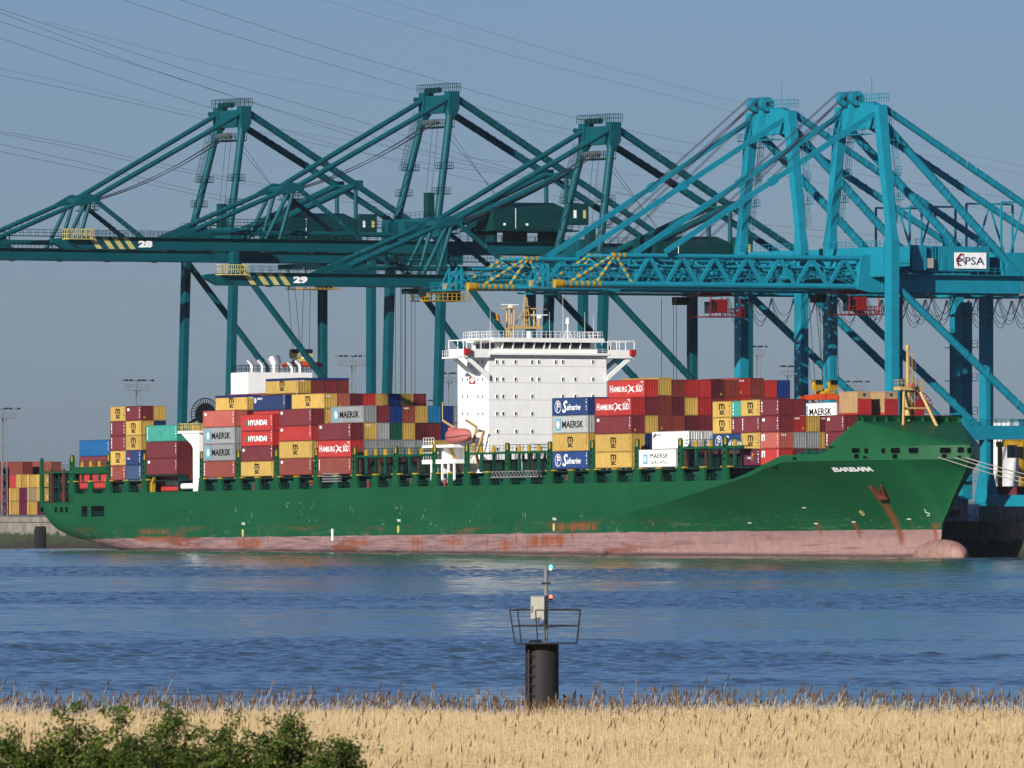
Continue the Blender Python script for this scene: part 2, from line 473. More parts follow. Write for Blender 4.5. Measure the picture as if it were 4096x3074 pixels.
def make_reeds():
    # stems, leaf blades and plumes as thin real faces
    n = 225000
    y = 222 + 117*rng.random(n*2)**0.9; half = 0.0565*y + 2.0
    x = (rng.random(n*2)*2-1)*half
    keep = rng.random(n*2) < (half/ (0.0565*340+2))
    x = x[keep][:n]; y = y[keep][:n]; n = len(x)
    clump = 0.5 + 0.5*np.sin(x*0.9 + 2*np.sin(y*0.31)) * np.sin(y*0.53 + 1.7*np.sin(x*0.47))
    edge = np.clip((y-330)/9, 0, 1)
    slow = np.sin(x*0.33+1.1*np.sin(y*0.11))*np.sin(y*0.17+x*0.12+0.6)
    hgt = 2.0 + 0.16*clump + 0.10*slow + rng.normal(0, 0.10, n) + edge*rng.random(n)*0.16
    z0 = np.interp(y, [p[0] for p in prof], [p[1] for p in prof])
    lx = rng.normal(0.05, 0.10, n); ly = rng.normal(0, 0.10, n)
    wd = rng.uniform(0.007, 0.015, n)
    ang = rng.uniform(-0.9, 0.9, n)
    dx, dy = np.cos(ang)*wd/2, np.sin(ang)*wd/2
    top = np.stack([x+lx*hgt*0.45, y+ly*hgt*0.45, z0+hgt], 1)
    mid = np.stack([x+lx*hgt*0.1, y+ly*hgt*0.1, z0+hgt*0.45], 1)
    d = np.stack([dx, dy, np.zeros(n)], 1)
    V = [np.stack([mid-d, mid+d, top+d*0.45, top-d*0.45], 1).reshape(-1, 3)]
    tint = [np.repeat(np.clip(rng.normal(0.5, 0.28, n) + 0.16*slow, 0, 1), 4)]
    F = [np.arange(n*4).reshape(n, 4)]; MI = [np.zeros(n)]
    off = n*4
    # leaves, bent over
    for rep in range(2):
        k = rng.permutation(n)[:int(n*0.45)]; nk = len(k)
        s = rng.uniform(0.55, 0.95, nk)
        b = mid[k] + (top[k]-mid[k])*((s-0.45)/0.55)[:, None]
        az = rng.uniform(0, 2*PI, nk); L = rng.uniform(0.22, 0.5, nk)
        tip = b + np.stack([np.cos(az)*L, np.sin(az)*L*0.6, rng.uniform(-0.05, 0.45, nk)*L], 1)
        wv = np.stack([-np.sin(az), np.cos(az)*0.3, np.full(nk, 0.6)], 1)*rng.uniform(0.006, 0.014, nk)[:, None]
        V.append(np.stack([b-wv, b+wv, tip+wv*0.3, tip-wv*0.3], 1).reshape(-1, 3))
        tint.append(np.repeat(np.clip(rng.normal(0.55, 0.3, nk), 0, 1), 4))
        F.append(np.arange(nk*4).reshape(nk, 4)+off); off += nk*4; MI.append(np.zeros(nk))
    # plumes
    pk = np.where(rng.random(n) < 0.0025 + 0.011*(clump > .62)*(slow < .1) + 0.16*edge)[0]
    k = pk; nk = len(k)
    ex = rng.uniform(0.0, 0.06, nk) + edge[k]*np.abs(rng.normal(0, 0.26, nk))
    base = top[k]; Lp = rng.uniform(0.16, 0.36, nk); wp = rng.uniform(0.014, 0.034, nk)*(1+.35*edge[k])
    up = np.stack([lx[k]*0.9 + rng.normal(0.10, 0.18, nk), rng.normal(0, 0.15, nk), np.ones(nk)], 1)
    b = base + up*ex[:, None]; t1 = b + up*Lp[:, None]
    for rot in (0.0, 1.57):
        wv = np.stack([np.cos(rot+ang[k]), np.sin(rot+ang[k]), np.zeros(nk)], 1)*wp[:, None]
        q1 = b + (t1-b)*0.35
        V.append(np.stack([b-wv*0.25, q1-wv, t1, q1+wv], 1).reshape(-1, 3))
        tint.append(np.repeat(np.clip(rng.normal(0.35, 0.3, nk)+(1-edge[k])*0.35, 0, 1), 4))
        F.append(np.arange(nk*4).reshape(nk, 4)+off); off += nk*4; MI.append(np.ones(nk))
    # the stalk between stem top and raised plume
    wv = np.stack([np.full(nk, 0.005), np.zeros(nk), np.zeros(nk)], 1)
    V.append(np.stack([base-wv, base+wv, b+wv, b-wv], 1).reshape(-1, 3)); tint.append(np.full(nk*4, 0.7))
    F.append(np.arange(nk*4).reshape(nk, 4)+off); MI.append(np.zeros(nk))
    off = sum(len(v) for v in V)
    ys_ = np.arange(221, 338.6, 0.45); u_ = np.linspace(-1, 1, 110)  # straw sheet added below the stem tops so gaps look less dark
    Yt = np.repeat(ys_[:, None], 110, 1) + rng.normal(0, .12, (len(ys_), 110)); Xt = (0.0565*ys_+2.0)[:, None]*u_[None, :] + rng.normal(0, .08, Yt.shape)
    Zt = np.interp(Yt, [p[0] for p in prof], [p[1] for p in prof]) + 1.72 + rng.normal(0, .09, Yt.shape)
    ix = np.arange(Yt.size).reshape(Yt.shape)
    Ft = np.stack([ix[:-1,:-1], ix[:-1,1:], ix[1:,1:], ix[1:,:-1]], -1).reshape(-1, 4)
    V.append(np.stack([Xt, Yt, Zt], -1).reshape(-1, 3)); F.append(Ft+off); MI.append(np.zeros(len(Ft))); tint.append(np.clip(rng.normal(.55, .3, Yt.size), 0, 1))
    me = np_mesh('reed_bed', np.vstack(V), np.vstack(F), [REED, PLUME], np.concatenate(tint), mi=np.concatenate(MI))
    o = obj('reed_bed', me)
    tag(o, 'dense bed of dry straw coloured reeds with brown plumes along the near bank', 'reeds', kind='stuff')
make_reeds()

# ---- shrubs on the dike slope
LEAF = reed_mat('shrub_leaf', (0.04, 0.085, 0.012), (0.26, 0.34, 0.05), 0.35)
TWIG = paint('shrub_bark', (0.09, 0.06, 0.035), 0.85, 0.3)
def shrub(px_c, px_w, top_py, depth, label, seed):
    r = np.random.default_rng(seed)
    cx = (px_c-PX0)/FPX*depth; hw = px_w/2/FPX*depth*1.1
    zt = H - (top_py-YH)/FPX*depth; gz = ground_z(depth); hh = zt-gz
    root = empty('shrub', Matrix.Translation((cx, depth, gz)))
    tag(root, label, 'shrub', 'green shrubs in front of the reeds')
    tw = MB(); cl = []
    ns = 84
    for i in range(ns):
        u = r.uniform(-1, 1); vv = r.uniform(-1, 1)
        tx, ty = u*hw, vv*hw*0.8
        tz = hh*(1 - 0.42*abs(u)**1.7 - 0.15*vv*vv)*(r.uniform(0.6, 1.0) if i % 5 else r.uniform(0.95, 1.12))
        p0 = Vector((tx*0.15, ty*0.15, -0.05)); p1 = Vector((tx*0.62, ty*0.62, tz*0.55)); p2 = Vector((tx, ty, tz))
        tw.path([p0, p0.lerp(p1, .6)+Vector((r.normal(0,.03), r.normal(0,.03), 0)), p1, p2], [0.022, 0.015, 0.01, 0.004], 5)
        for k in range(9):
            s = r.uniform(0.35, 1.0)
            q = (p0.lerp(p1, s*1.6) if s < 0.6 else p1.lerp(p2, (s-0.6)/0.4))
            sp = Vector((r.normal(0, .13), r.normal(0, .13), r.uniform(0.02, .16)))
            e = q+sp
            if e.z > hh*1.12: e.z = hh*1.12 - r.uniform(0, .05)
            tw.tube(q, e, 0.004, 0.002, 4)
            cl.append((e.x, e.y, e.z, 1.0))
        cl.append((p2.x, p2.y, p2.z, 0.7))
    tw.build('trunk', TWIG, root)
    cl = np.array(cl); n = len(cl)*30
    ci = r.integers(0, len(cl), n); c = cl[ci]
    pos = c[:, :3] + r.normal(0, 1, (n, 3))*np.array([0.062, 0.062, 0.05])
    L = r.uniform(0.018, 0.042, n)
    a1 = r.normal(0, 1, (n, 3)); a1 /= np.linalg.norm(a1, axis=1)[:, None]
    a2 = np.cross(a1, r.normal(0, 1, (n, 3))); a2 /= np.linalg.norm(a2, axis=1)[:, None]
    V = np.stack([pos-a1*L[:,None], pos+a2*(L*.5)[:,None], pos+a1*L[:,None], pos-a2*(L*.5)[:,None]], 1).reshape(-1, 3)
    tint = np.repeat(np.clip(r.normal(0.45, 0.22, n) + r.normal(0, 0.2, len(cl))[ci], 0, 1), 4)
    me = np_mesh('crown', V, np.arange(n*4).reshape(n, 4), [LEAF], tint)
    obj('crown', me, None, root)
SHR = [(40, 330, 2925, 148, 'dark green shrub at the end of the shrub row, cut by the frame edge', 1),
       (275, 300, 2860, 151, 'tall twiggy green shrub beside the frame edge shrub', 2),
       (480, 300, 2890, 146, 'rounded green shrub next to the tall twiggy one', 3),
       (680, 330, 2878, 153, 'broad green shrub in the middle of the shrub row', 4),
       (880, 320, 2885, 147, 'dense green shrub two from the low end of the row', 5),
       (1130, 330, 2880, 150, 'large leafy green shrub next to the small end shrub', 6),
       (1350, 260, 2955, 149, 'small low green shrub ending the row beside open reeds', 7)]
for s in SHR: shrub(*s)

# ---- power lines crossing behind the cranes
WIRES = [
 [(0,40),(430,180),(950,350),(1330,460),(1620,545),(2212,730),(3000,900)],
 [(0,55),(350,187),(650,300),(950,398),(1500,580),(1800,662),(2400,800)],
 [(0,92),(400,225),(720,322),(1000,415),(1500,560),(2212,745),(2900,880)],
 [(0,165),(400,300),(920,470),(1500,640),(2100,790),(2700,900)],
 [(0,297),(300,360),(600,435),(930,505),(1400,590),(2000,680),(2800,760)],
 [(0,325),(400,408),(880,515),(1400,630),(2000,730),(2700,815)],
 [(0,568),(300,620),(600,688),(1100,790),(1700,890)],
 [(0,576),(300,637),(620,708),(1150,812),(1750,915)],
 [(0,622),(400,715),(860,827),(1400,930)],
 [(0,655),(400,738),(850,843),(1350,940)],
 [(470,-20),(860,108),(1200,212),(1500,300),(1820,395),(2212,500),(2800,640),(3600,800),(4500,940)],
 [(720,-20),(1080,98),(1400,202),(1920,355),(2212,440),(2700,560),(3400,700),(4500,880)],
 [(1350,-15),(2212,240),(2720,370),(3260,505),(3900,650),(4500,770)],
 [(1600,-18),(2212,168),(2720,315),(3300,470),(3900,610),(4500,735)],
 [(200,95),(900,275),(1400,372),(1800,455),(2500,590),(3200,700)],
 [(2600,880),(3200,960),(3900,1030),(4500,1090)], [(2600,905),(3200,985),(3900,1060),(4500,1115)],
 [(2500,960),(3200,1050),(3900,1130),(4500,1190)], [(2500,985),(3200,1080),(3900,1165),(4500,1225)],
]
def crspline(P, n=10):
    out = []
    Q = [P[0]] + P + [P[-1]]
    for i in range(1, len(Q)-2):
        p0, p1, p2, p3 = Q[i-1], Q[i], Q[i+1], Q[i+2]
        for k in range(n):
            t = k/n
            out.append(tuple(0.5*((2*b)+(-a+c)*t+(2*a-5*b+4*c-d)*t*t+(-a+3*b-3*c+d)*t**3) for a, b, c, d in zip(p0, p1, p2, p3)))
    out.append(P[-1]); return out
for i, wv in enumerate(WIRES):
    pts = []
    for x, y in crspline([(a, b) for a, b in wv], 6):
        px, py = x*0.9259, y*0.9259
        d = 2250 + 260*px/1000.0 + (i % 4)*9
        pts.append(((px-PX0)/FPX*d, d, H-(py-YH)/FPX*d))
    m = MB(); m.path(pts, 0.042 if i not in (12, 13, 14, 4) else 0.028, 4)
    o = m.build('power_line', flat('conductor', (0.09, 0.09, 0.10), 0.6))
    tag(o, 'thin high voltage wire sagging across the sky behind the cranes', 'power line', 'high voltage wires in the sky')

# ---- floodlight masts in the yard
def flood_mast(px, py_top, depth, label, w=3.2, two=True):
    x = (px-PX0)/FPX*depth; zt = H-(py_top-YH)/FPX*depth
    root = empty('floodlight_mast', Matrix.Translation((x, depth, QUAY_Z)) @ Matrix.Rotation(0.4, 4, 'Z'))
    tag(root, label, 'light mast', 'floodlight masts in the yard')
    h = zt-QUAY_Z
    t = MB()
    for sx, sy in ((-1,-1),(1,-1),(0,1)):
        t.tube((sx*0.7, sy*0.6, 0), (sx*0.45, sy*0.4, h-2.0), 0.1, 0.08, 5)
    k = int(h/2.4)
    C3 = [(-1,-1),(1,-1),(0,1)]
    for i in range(k):
        a = i/k; f = 0.7-0.25*a; f2 = 0.7-0.25*(i+1)/k
        for j in range(3):
            A = C3[j]; B = C3[(j+1)%3]
            t.tube((A[0]*f, A[1]*f*.86, a*(h-2)), (B[0]*f2, B[1]*f2*.86, (i+1)/k*(h-2)), 0.04, n=4, caps=False)
    t.build('mast', GALV, root)
    p = MB(); p.cbox(0, 0, h-2.0, w*1.5, 1.6, 0.14); p.rail([(-w*.75,-.8,h-1.93),(w*.75,-.8,h-1.93),(w*.75,.8,h-1.93),(-w*.75,.8,h-1.93),(-w*.75,-.8,h-1.93)], 1.0, 0.035, 1.0)
    p.tube((-w, 0, h-0.15), (w, 0, h-0.15), 0.07, n=5); p.tube((0, 0, h-2), (0, 0, h), 0.09, n=5)
    p.build('platform', GALV, root)
    for i in range(8):
        b = MB(); b.cbox(-w+2*w*i/7, -0.25, h-0.05-(0.0 if i%2 else 0.0), 0.55, 0.4, 0.34); b.build('floodlight', BLACK if i % 3 else GALV, root)
    return root
flood_mast(548, 1521, 2080, 'lattice floodlight mast standing free behind the sternmost yellow and maroon stack')
flood_mast(14, 1634, 2120, 'lattice floodlight mast by the stern end container yard')
flood_mast(1410, 1424, 2150, 'tall lattice floodlight mast beside the hanging orange spreader', 3.7)
flood_mast(1796, 1493, 2300, 'lattice floodlight mast next to the white bridge tower', 2.7)
flood_mast(1712, 1602, 2700, 'distant floodlight mast just showing over the containers behind the lifeboat', 2.4)
flood_mast(3030, 1386, 2300, 'floodlight mast between the green crane leg and the blue crane leg', 1.9)
flood_mast(3152, 1465, 2250, 'slim floodlight mast against the blue leg near the blue top container', 2.1)
flood_mast(3415, 1526, 2350, 'floodlight mast rising above the wooden crates', 3.4)
flood_mast(82, 1856, 3400, 'very distant faint floodlight mast over the stern end container yard', 2.6)

# ================================================================= CONTAINERS
CC = {  # name: (albedo, words)
 'yellow': ((0.82, 0.53, 0.125), 'yellow'), 'maroon': ((0.25, 0.036, 0.046), 'maroon'), 'red': ((0.62, 0.045, 0.04), 'bright red'),
 'salmon': ((0.62, 0.15, 0.11), 'salmon red'), 'brick': ((0.36, 0.08, 0.055), 'brick red'), 'brown': ((0.30, 0.06, 0.04), 'red brown'),
 'purple': ((0.20, 0.024, 0.075), 'purple'), 'plum': ((0.15, 0.024, 0.035), 'dark plum'), 'blue': ((0.014, 0.055, 0.27), 'blue'),
 'navy': ((0.014, 0.05, 0.17), 'navy blue'), 'sky': ((0.008, 0.17, 0.46), 'bright blue'), 'cyan': ((0.02, 0.24, 0.5), 'light blue'),
 'saf': ((0.018, 0.07, 0.25), 'royal blue'), 'slate': ((0.05, 0.11, 0.22), 'slate blue'), 'grey': ((0.42, 0.44, 0.45), 'grey'), 'lgrey': ((0.56, 0.57, 0.55), 'pale grey'),
 'white': ((0.78, 0.77, 0.74), 'white'), 'teal': ((0.06, 0.43, 0.33), 'turquoise'), 'green': ((0.012, 0.11, 0.075), 'dark green'),
 'cream': ((0.6, 0.47, 0.25), 'cream')}
def cmat(c, kind=''):
    return paint('container_'+c, CC[c][0], 0.5, 0.13, (0.16, 0.085, 0.05) if c != 'white' else (0.45, 0.4, 0.33), 0.22, True, rnd=0.15)
def fmat(c):
    b = CC[c][0]
    return paint('container_frame_'+c, tuple(v*0.72+0.006 for v in b), 0.55, 0.2, (0.14, 0.07, 0.04), 0.3, True)
BLUETOP = flat('blue_tarpaulin', (0.012, 0.03, 0.16), 0.7)

CM = {}
def corr(L, n, depth, sgn):
    """trapezoid corrugation profile along L: list of (s, d)"""
    p = L/n; out = []
    for i in range(n):
        s = i*p
        out += [(s, 0), (s+p*0.30, 0), (s+p*0.42, depth), (s+p*0.80, depth), (s+p*0.92, 0)]
    out.append((L, 0)); return out
def container_meshes(L, h):
    key = (round(L, 2), round(h, 2))
    if key in CM: return CM[key]
    W = 2.438; b = 0.16; zt = h-0.11; zb = 0.16; post = 0.15
    s = MB()
    for side in (0, 1):
        pr = corr(L-2*post, int(round((L-2*post)/0.35)), 0.045, 1); vs = []
        for a, d in pr:
            y = 0.012+d if side == 0 else W-0.012-d
            vs += [(post+a, y, zb), (post+a, y, zt)]
        s.add(vs, [(2*i, 2*i+2, 2*i+3, 2*i+1) for i in range(len(pr)-1)])
        pr = corr(W-2*post, 7, 0.12, 1); vs = []
        for a, d in pr:
            x = L-0.012-d if side == 0 else 0.012+d
            vs += [(x, post+a, zb), (x, post+a, zt)]
        s.add(vs, [(2*i, 2*i+2, 2*i+3, 2*i+1) for i in range(len(pr)-1)])
    s.add([(0.02,0.02,h-0.02),(L-0.02,0.02,h-0.02),(L-0.02,W-0.02,h-0.02),(0.02,W-0.02,h-0.02)], [(0,1,2,3)])
    s.add([(0.02,0.02,0.13),(L-0.02,0.02,0.13),(L-0.02,W-0.02,0.13),(0.02,W-0.02,0.13)], [(0,1,2,3)])
    fr = MB()
    for x in (0, L-post):
        for y in (0, W-post): fr.box(x, x+post, y, y+post, 0.0, h)
    for y in (0.004, W-0.134): 
        fr.box(post, L-post, y, y+0.13, h-0.12, h-0.006); fr.box(post, L-post, y, y+0.13, 0.02, 0.17)
    for x in (0.004, L-0.134):
        fr.box(x, x+0.13, post, W-post, h-0.13, h-0.006); fr.box(x, x+0.13, post, W-post, 0.02, 0.18)
    CM[key] = (s.mesh('shell'), fr.mesh('frame'))
    for me in CM[key]: me.materials.append(None)
    return CM[key]
# reefer end wall with machinery panels
def setmat(o, m):
    o.material_slots[0].link = 'OBJECT'; o.material_slots[0].material = m
STAR = [(math.sin(i*PI/7)*(1.0 if i % 2 == 0 else 0.45), math.cos(i*PI/7)*(1.0 if i % 2 == 0 else 0.45)) for i in range(14)]
BIRD = [(-1,.55),(-.55,.62),(-.25,.4),(-.1,.05),(.15,.25),(.45,.35),(.75,.25),(.5,.1),(.25,-.05),(.55,-.35),(.95,-.75),(.4,-.55),(-.05,-.35),(-.4,-.45),(-.95,-.95),(-.65,-.4),(-.3,-.1),(-.4,.25),(-.65,.42)]
def decal(o, d, L, h, c):
    zc = h/2
    if d == 'msc':
        letter('m', 1, TXK, o, (L/2, -0.02, zc+0.44), 0.012, fit=(1.75, 0.98)); letter('sc', 1, TXK, o, (L/2, -0.02, zc-0.5), 0.022, fit=(1.55, 0.68))
    elif d == 'maersk':
        bs = MB(); bs.box(1.15, 2.85, -0.022, 0.0, 0.45, h-0.45); bs.build('logo_panel', LBLUE, o)
        flatpoly('star', [(p[0]*0.78, p[1]*0.78) for p in STAR], TXW, o, -0.03, (2.0, 0, zc))
        letter('MAERSK', 1, TXK, o, (6.95, -0.02, zc), 0.018, fit=(7.1, 1.12), spacing=1.03)
    elif d == 'sealand':
        bs = MB(); bs.box(1.4, 2.85, -0.022, 0.0, 0.55, h-0.75); bs.build('logo_panel', LBLUE, o)
        flatpoly('star', [(p[0]*0.66, p[1]*0.66) for p in STAR], TXW, o, -0.03, (2.12, 0, zc-0.1))
        letter('MAERSK', 1, TXK, o, (6.75, -0.02, zc+0.4), 0.0, fit=(5.9, 0.78)); letter('SEALAND', 1, TXK, o, (6.75, -0.02, zc-0.62), -0.004, fit=(5.9, 0.56), spacing=1.15)
    elif d == 'hyundai':
        flatpoly('logo', [(-.55,-.5),(.2,.5),(.5,-.5)], LGREEN, o, -0.02, (2.1, 0, zc))
        letter('HYUNDAI', 1, TXW, o, (6.4, -0.02, zc), 0.035, fit=(7.0, 0.95))
    elif d == 'hamburg':
        letter('H', 1, TXW, o, (1.1, -0.02, zc+0.06), 0.012, fit=(0.85, 1.12)); letter('AMBURG', 1, TXW, o, (4.0, -0.02, zc-0.04), 0.01, fit=(4.6, 0.9))
        flatpoly('seabird', [(p[0]*1.35, p[1]*0.95) for p in BIRD], TXW, o, -0.02, (7.75, 0, zc+0.05))
        letter('S\u00dcD', 1, TXW, o, (10.25, -0.02, zc+0.12), 0.012, fit=(2.0, 1.3))
        letter('T', 1, TXW, o, (11.2, -0.02, h-0.45), 0.03, fit=(0.8, 0.3))
    elif d == 'saf':
        ring = MB(); n = 22
        for i in range(n):
            t0, t1 = 2*PI*i/n, 2*PI*(i+1)/n
            ring.add([(math.cos(t)*r*1.05, -0.02, math.sin(t)*r) for t, r in ((t0,.9),(t1,.9),(t1,1.02),(t0,1.02))], [(0,1,2,3)])
        ring.build('logo_ring', TXW, o, Matrix.Translation((2.0, 0, zc)))
        flatpoly('logo_flag', [(-.25,-.7),(-.1,-.7),(-.1,.0),(.75,-.1),(.7,.5),(-.1,.75),(-.25,.75)], TXW, o, -0.02, (1.9, 0, zc))
        flatpoly('logo_band', [(-.05,.15),(.7,.1),(.7,.3),(-.05,.4)], LRED, o, -0.03, (1.9, 0, zc))
        letter('S', 1, TXW, o, (4.35, -0.02, zc), 0.02, shear=0.3, fit=(1.7, 2.0)); letter('afmarine', 1, TXW, o, (7.3, -0.02, zc-0.12), 0.012, shear=0.28, fit=(4.6, 1.0))
    elif d == 'cma':
        letter('CMA', 1, TXW if c == 'purple' else LNAVY, o, (L*0.42, -0.02, zc-0.1), 0.01, fit=(1.3, 0.4)); flatpoly('logo', [(0,-.6),(.25,-.4),(.3,.1),(.8,.5),(.5,.75),(.05,.55),(.1,0)], YEL, o, -0.02, (L*0.55, 0, zc))
    elif d == 'cosmall':
        letter('CMA CGM', 1, LNAVY, o, (1.9, -0.02, h-0.55), 0.0, fit=(1.9, 0.28)); flatpoly('logo', [(-.5,-.3),(0,.1),(.4,.4),(.5,.1),(.1,-.4)], LNAVY, o, -0.02, (0.75, 0, h-0.6))
    elif d == 'flower':
        for k in range(5):
            t = 2*PI*k/5; flatpoly('logo', [(0,0),(math.cos(t-.4)*.5, math.sin(t-.4)*.5),(math.cos(t+.4)*.5, math.sin(t+.4)*.5)], TXW, o, -0.02, (0.8, 0, h-0.8))
        letter('GENCOR', 1, TXW, o, (2.5, -0.02, h-0.5), 0.02, fit=(1.9, 0.34))
    elif d == 'xmark':
        flatpoly('logo', [(-.5,-.5),(-.3,-.5),(0,-.12),(.3,-.5),(.5,-.5),(.1,0),(.5,.5),(.3,.5),(0,.12),(-.3,.5),(-.5,.5),(-.1,0)], LRED, o, -0.02, (1.0, 0, h-0.75))
        letter('TEX', 1, TXW, o, (1.1, -0.02, h-1.45), 0.02, fit=(1.1, 0.28))
    elif d == 'square':
        flatpoly('logo', [(-.5,-.5),(-.2,-.5),(-.2,.2),(.2,.2),(.2,-.5),(.5,-.5),(.5,.5),(-.5,.5)], TXW, o, -0.02, (0.95, 0, h-0.85))
    elif d == 'panel':
        bs = MB(); bs.box(0.7, 1.45, -0.022, 0.0, h-0.85, h-0.42); bs.build('label_plate', TXW, o)
    elif d == 'side':
        bs = MB(); z = h-0.35
        while z > 0.6:
            g = random.uniform(0.18, 0.42); bs.box(0.42, 0.66, -0.022, 0.0, z-g, z); z -= g+random.uniform(0.08, 0.2)
        bs.build('lettering', TXW, o)
def codes(o, L, h, c, seed):
    """the small painted code block at the upper end of a side and stickers on the end wall"""
    r = random.Random(seed)
    key = 'codes%d_%d' % (round(L), seed % 3)
    if key not in CM:
        bs = MB(); z = h-0.3
        for k in range(5):
            g = 0.16+0.12*((k+seed) % 3); bs.box(L-0.66-(k % 2)*0.1, L-0.52, -0.02, 0.0, z-g*0.6, z); z -= g+0.12
        CM[key] = bs.mesh('code_marks'); CM[key].materials.append(None)
    q = bpy.data.objects.new('code_marks', CM[key]); col.objects.link(q); q.parent = o
    setmat(q, TXK if c in ('yellow', 'white', 'lgrey', 'grey') else TXW)
    if r.random() < 0.3:
        bs = MB(); y = r.choice((0.5, 1.7)); bs.box(L-0.02, L+0.02, y, y+0.3, 0.35, 0.75); bs.build('sticker', YEL, o)
    if r.random() < 0.1:
        letter('163', 1, TXW, o, (L+0.015, 0.75, h-0.45), 0.02, fit=(0.9, 0.3), rotz=PI/2)

COUNT = [0]
def container(X0, Y0, z, L, h, c, d=None, label=None, M0=None, group='containers stacked on the ship', shown=True, bluetop=False, rot=0.0, ends=False):
    sh, fr = container_meshes(L, h)
    o = bpy.data.objects.new('shipping_container', sh); col.objects.link(o)
    o.matrix_world = (MS if M0 is None else M0) @ Matrix.Translation((X0, Y0, z)) @ Matrix.Rotation(rot, 4, 'Z')
    setmat(o, cmat(c))
    tag(o, label, 'container', group)
    f = bpy.data.objects.new('frame', fr); col.objects.link(f); f.parent = o; setmat(f, fmat(c))
    COUNT[0] += 1
    if shown:
        if d and d != 'reefer': decal(o, d, L, h, c)
        codes(o, L, h, c, COUNT[0])
    if d == 'reefer' or ends:
        for k in range(5):
            b = MB(); x = L+0.015; y = 0.18+k*0.43
            b.box(x-0.03, x+0.03, y, y+0.03, 0.2, h-0.2); b.build('lock_rod', GREY, o)
        b = MB(); b.box(L-0.01, L+0.02, 0.3, 0.75, 0.9, 1.35); b.box(L-0.01, L+0.02, 1.3, 1.6, 1.7, 2.1); b.build('door_label', LBLUE, o)
    if bluetop:
        b = MB(); b.box(-0.02, L+0.02, -0.02, 2.458, h-0.35, h+0.06); b.build('tarpaulin', BLUETOP, o)
    return o
ORD = ['bottom', 'second', 'third', 'fourth', 'fifth', 'sixth', 'seventh']
ROWN = ['outermost', 'second', 'third', 'fourth', 'fifth', 'sixth', 'seventh', 'eighth', 'ninth', 'tenth', 'eleventh', 'twelfth', 'thirteenth']
PITCH = 2.457
DW = {'msc': ' with black logo', 'maersk': ' with star logo', 'sealand': ' with star logo', 'hyundai': ' with white lettering', 'hamburg': ' with white seabird', 'saf': ' with script lettering',
      'cma': ' with yellow mark', 'side': '', 'panel': '', 'square': ' with square mark', 'xmark': ' with red cross', 'flower': ' with flower logo', 'cosmall': ' with small logo', 'reefer': ' refrigerated', None: ''}
def stack(X0, row, z, spec, where, L=12.19, Y=None, shown=True, sub=''):
    """spec: bottom-up list of 'colour[:decal][:S][:T]' ; '-' leaves a tier out"""
    y = 0.03 + row*PITCH if Y is None else Y
    for i, e in enumerate(spec):
        p = e.split(':'); c = p[0]; h = 2.59 if 'S' in p else 2.896
        d = next((q for q in p[1:] if q in DW), None)
        if c != '-':
            if sub: lab = '%s container%s, %s tier, %s row, %s,%s' % (CC[c][1], DW[d], ORD[i], ROWN[row], where, sub)
            else: lab = '%s container%s, %s tier, %s row from river, %s%s' % (CC[c][1], DW[d] if row < 3 else '', ORD[i], ROWN[row], where, sub)
            container(X0, y, z+0.004, L, h, c, d, lab, shown=shown or d is not None, bluetop='T' in p)
        z += h + 0.012
def fill(n, pal=('maroon', 'brown', 'brick', 'yellow', 'plum'), s=''):
    return [random.choice(pal)+s for _ in range(n)]

# aft of the funnel
stack(-162.3, 0, 12.25, ['red:panel', 'maroon', 'sky'], 'sternmost bay', Y=0.5)
W_ = 'bay by sternmost'
stack(-148.9, 0, 13.70, ['brick:side:S', 'yellow:msc:S', 'maroon:side:S', 'maroon:side:S', 'yellow:msc:S'], 'short aft bay', 6.058)
stack(-142.75, 0, 13.70, ['slate:S', 'navy:xmark:S', 'yellow:msc:S', 'yellow:msc:S', 'maroon:panel:S'], 'short forward bay', 6.058)
stack(-148.9, 1, 13.70, ['maroon:S', 'brown:S', 'brick:S', 'navy:S', 'yellow:S'], 'short aft bay', 6.058, shown=False)
stack(-142.75, 1, 13.70, ['maroon:S', 'brown:S', 'yellow:S', 'navy:S', 'yellow:S'], 'short forward bay', 6.058)
stack(-134.7, 0, 14.47, ['maroon:panel', 'maroon', 'teal:side'], 'bay behind funnel')
stack(-134.7, 1, 11.62, ['red:hyundai', 'maroon', 'plum', 'yellow'], 'bay behind funnel')
# between funnel and bridge
D1, D2, D3, D4 = 'first bay past funnel', 'second bay past funnel', 'third bay past funnel', 'fourth bay past funnel'
stack(-112.55, 0, 13.75, ['brick:side', 'grey:maersk', 'grey:maersk', 'salmon:panel'], D1)
stack(-112.55, 1, 13.75, ['brick', 'grey', 'grey', 'plum', 'yellow:msc:S:T'], D1)
stack(-112.55, 2, 13.75, fill(4)+['salmon'], D1, shown=False)
stack(-98.1, 0, 13.80, ['yellow:msc:S', 'maroon:panel:S', 'red:hyundai:S', 'red:hyundai'], D2)
stack(-98.1, 1, 13.80, ['maroon', 'brown', 'maroon:S', 'red', 'navy:flower:S'], D2)
for r_, top in ((2, 'yellow:msc:S:T'), (3, 'brown:S:T'), (4, 'maroon:S:T'), (5, 'brown:S:T')):
    stack(-98.1, r_, 13.80, fill(4)+[random.choice(('maroon', 'plum'))+':S', top], D2, shown=(r_ == 2))
stack(-83.65, 0, 13.85, ['brick:panel', 'yellow:msc', 'red:panel:S', 'maroon:panel'], D3)
for r_, (t4, t5) in enumerate((('yellow', 'yellow:msc:S'), ('maroon', 'salmon:S'), ('brown', 'plum:S'), ('maroon', 'red:S'), ('yellow', 'yellow:S'), ('maroon', 'blue:S'), ('brown', 'yellow:S'), ('maroon', 'maroon:S')), 1):
    stack(-83.65, r_, 13.85, fill(2)+['maroon:S', t4, t5], D3, shown=True)
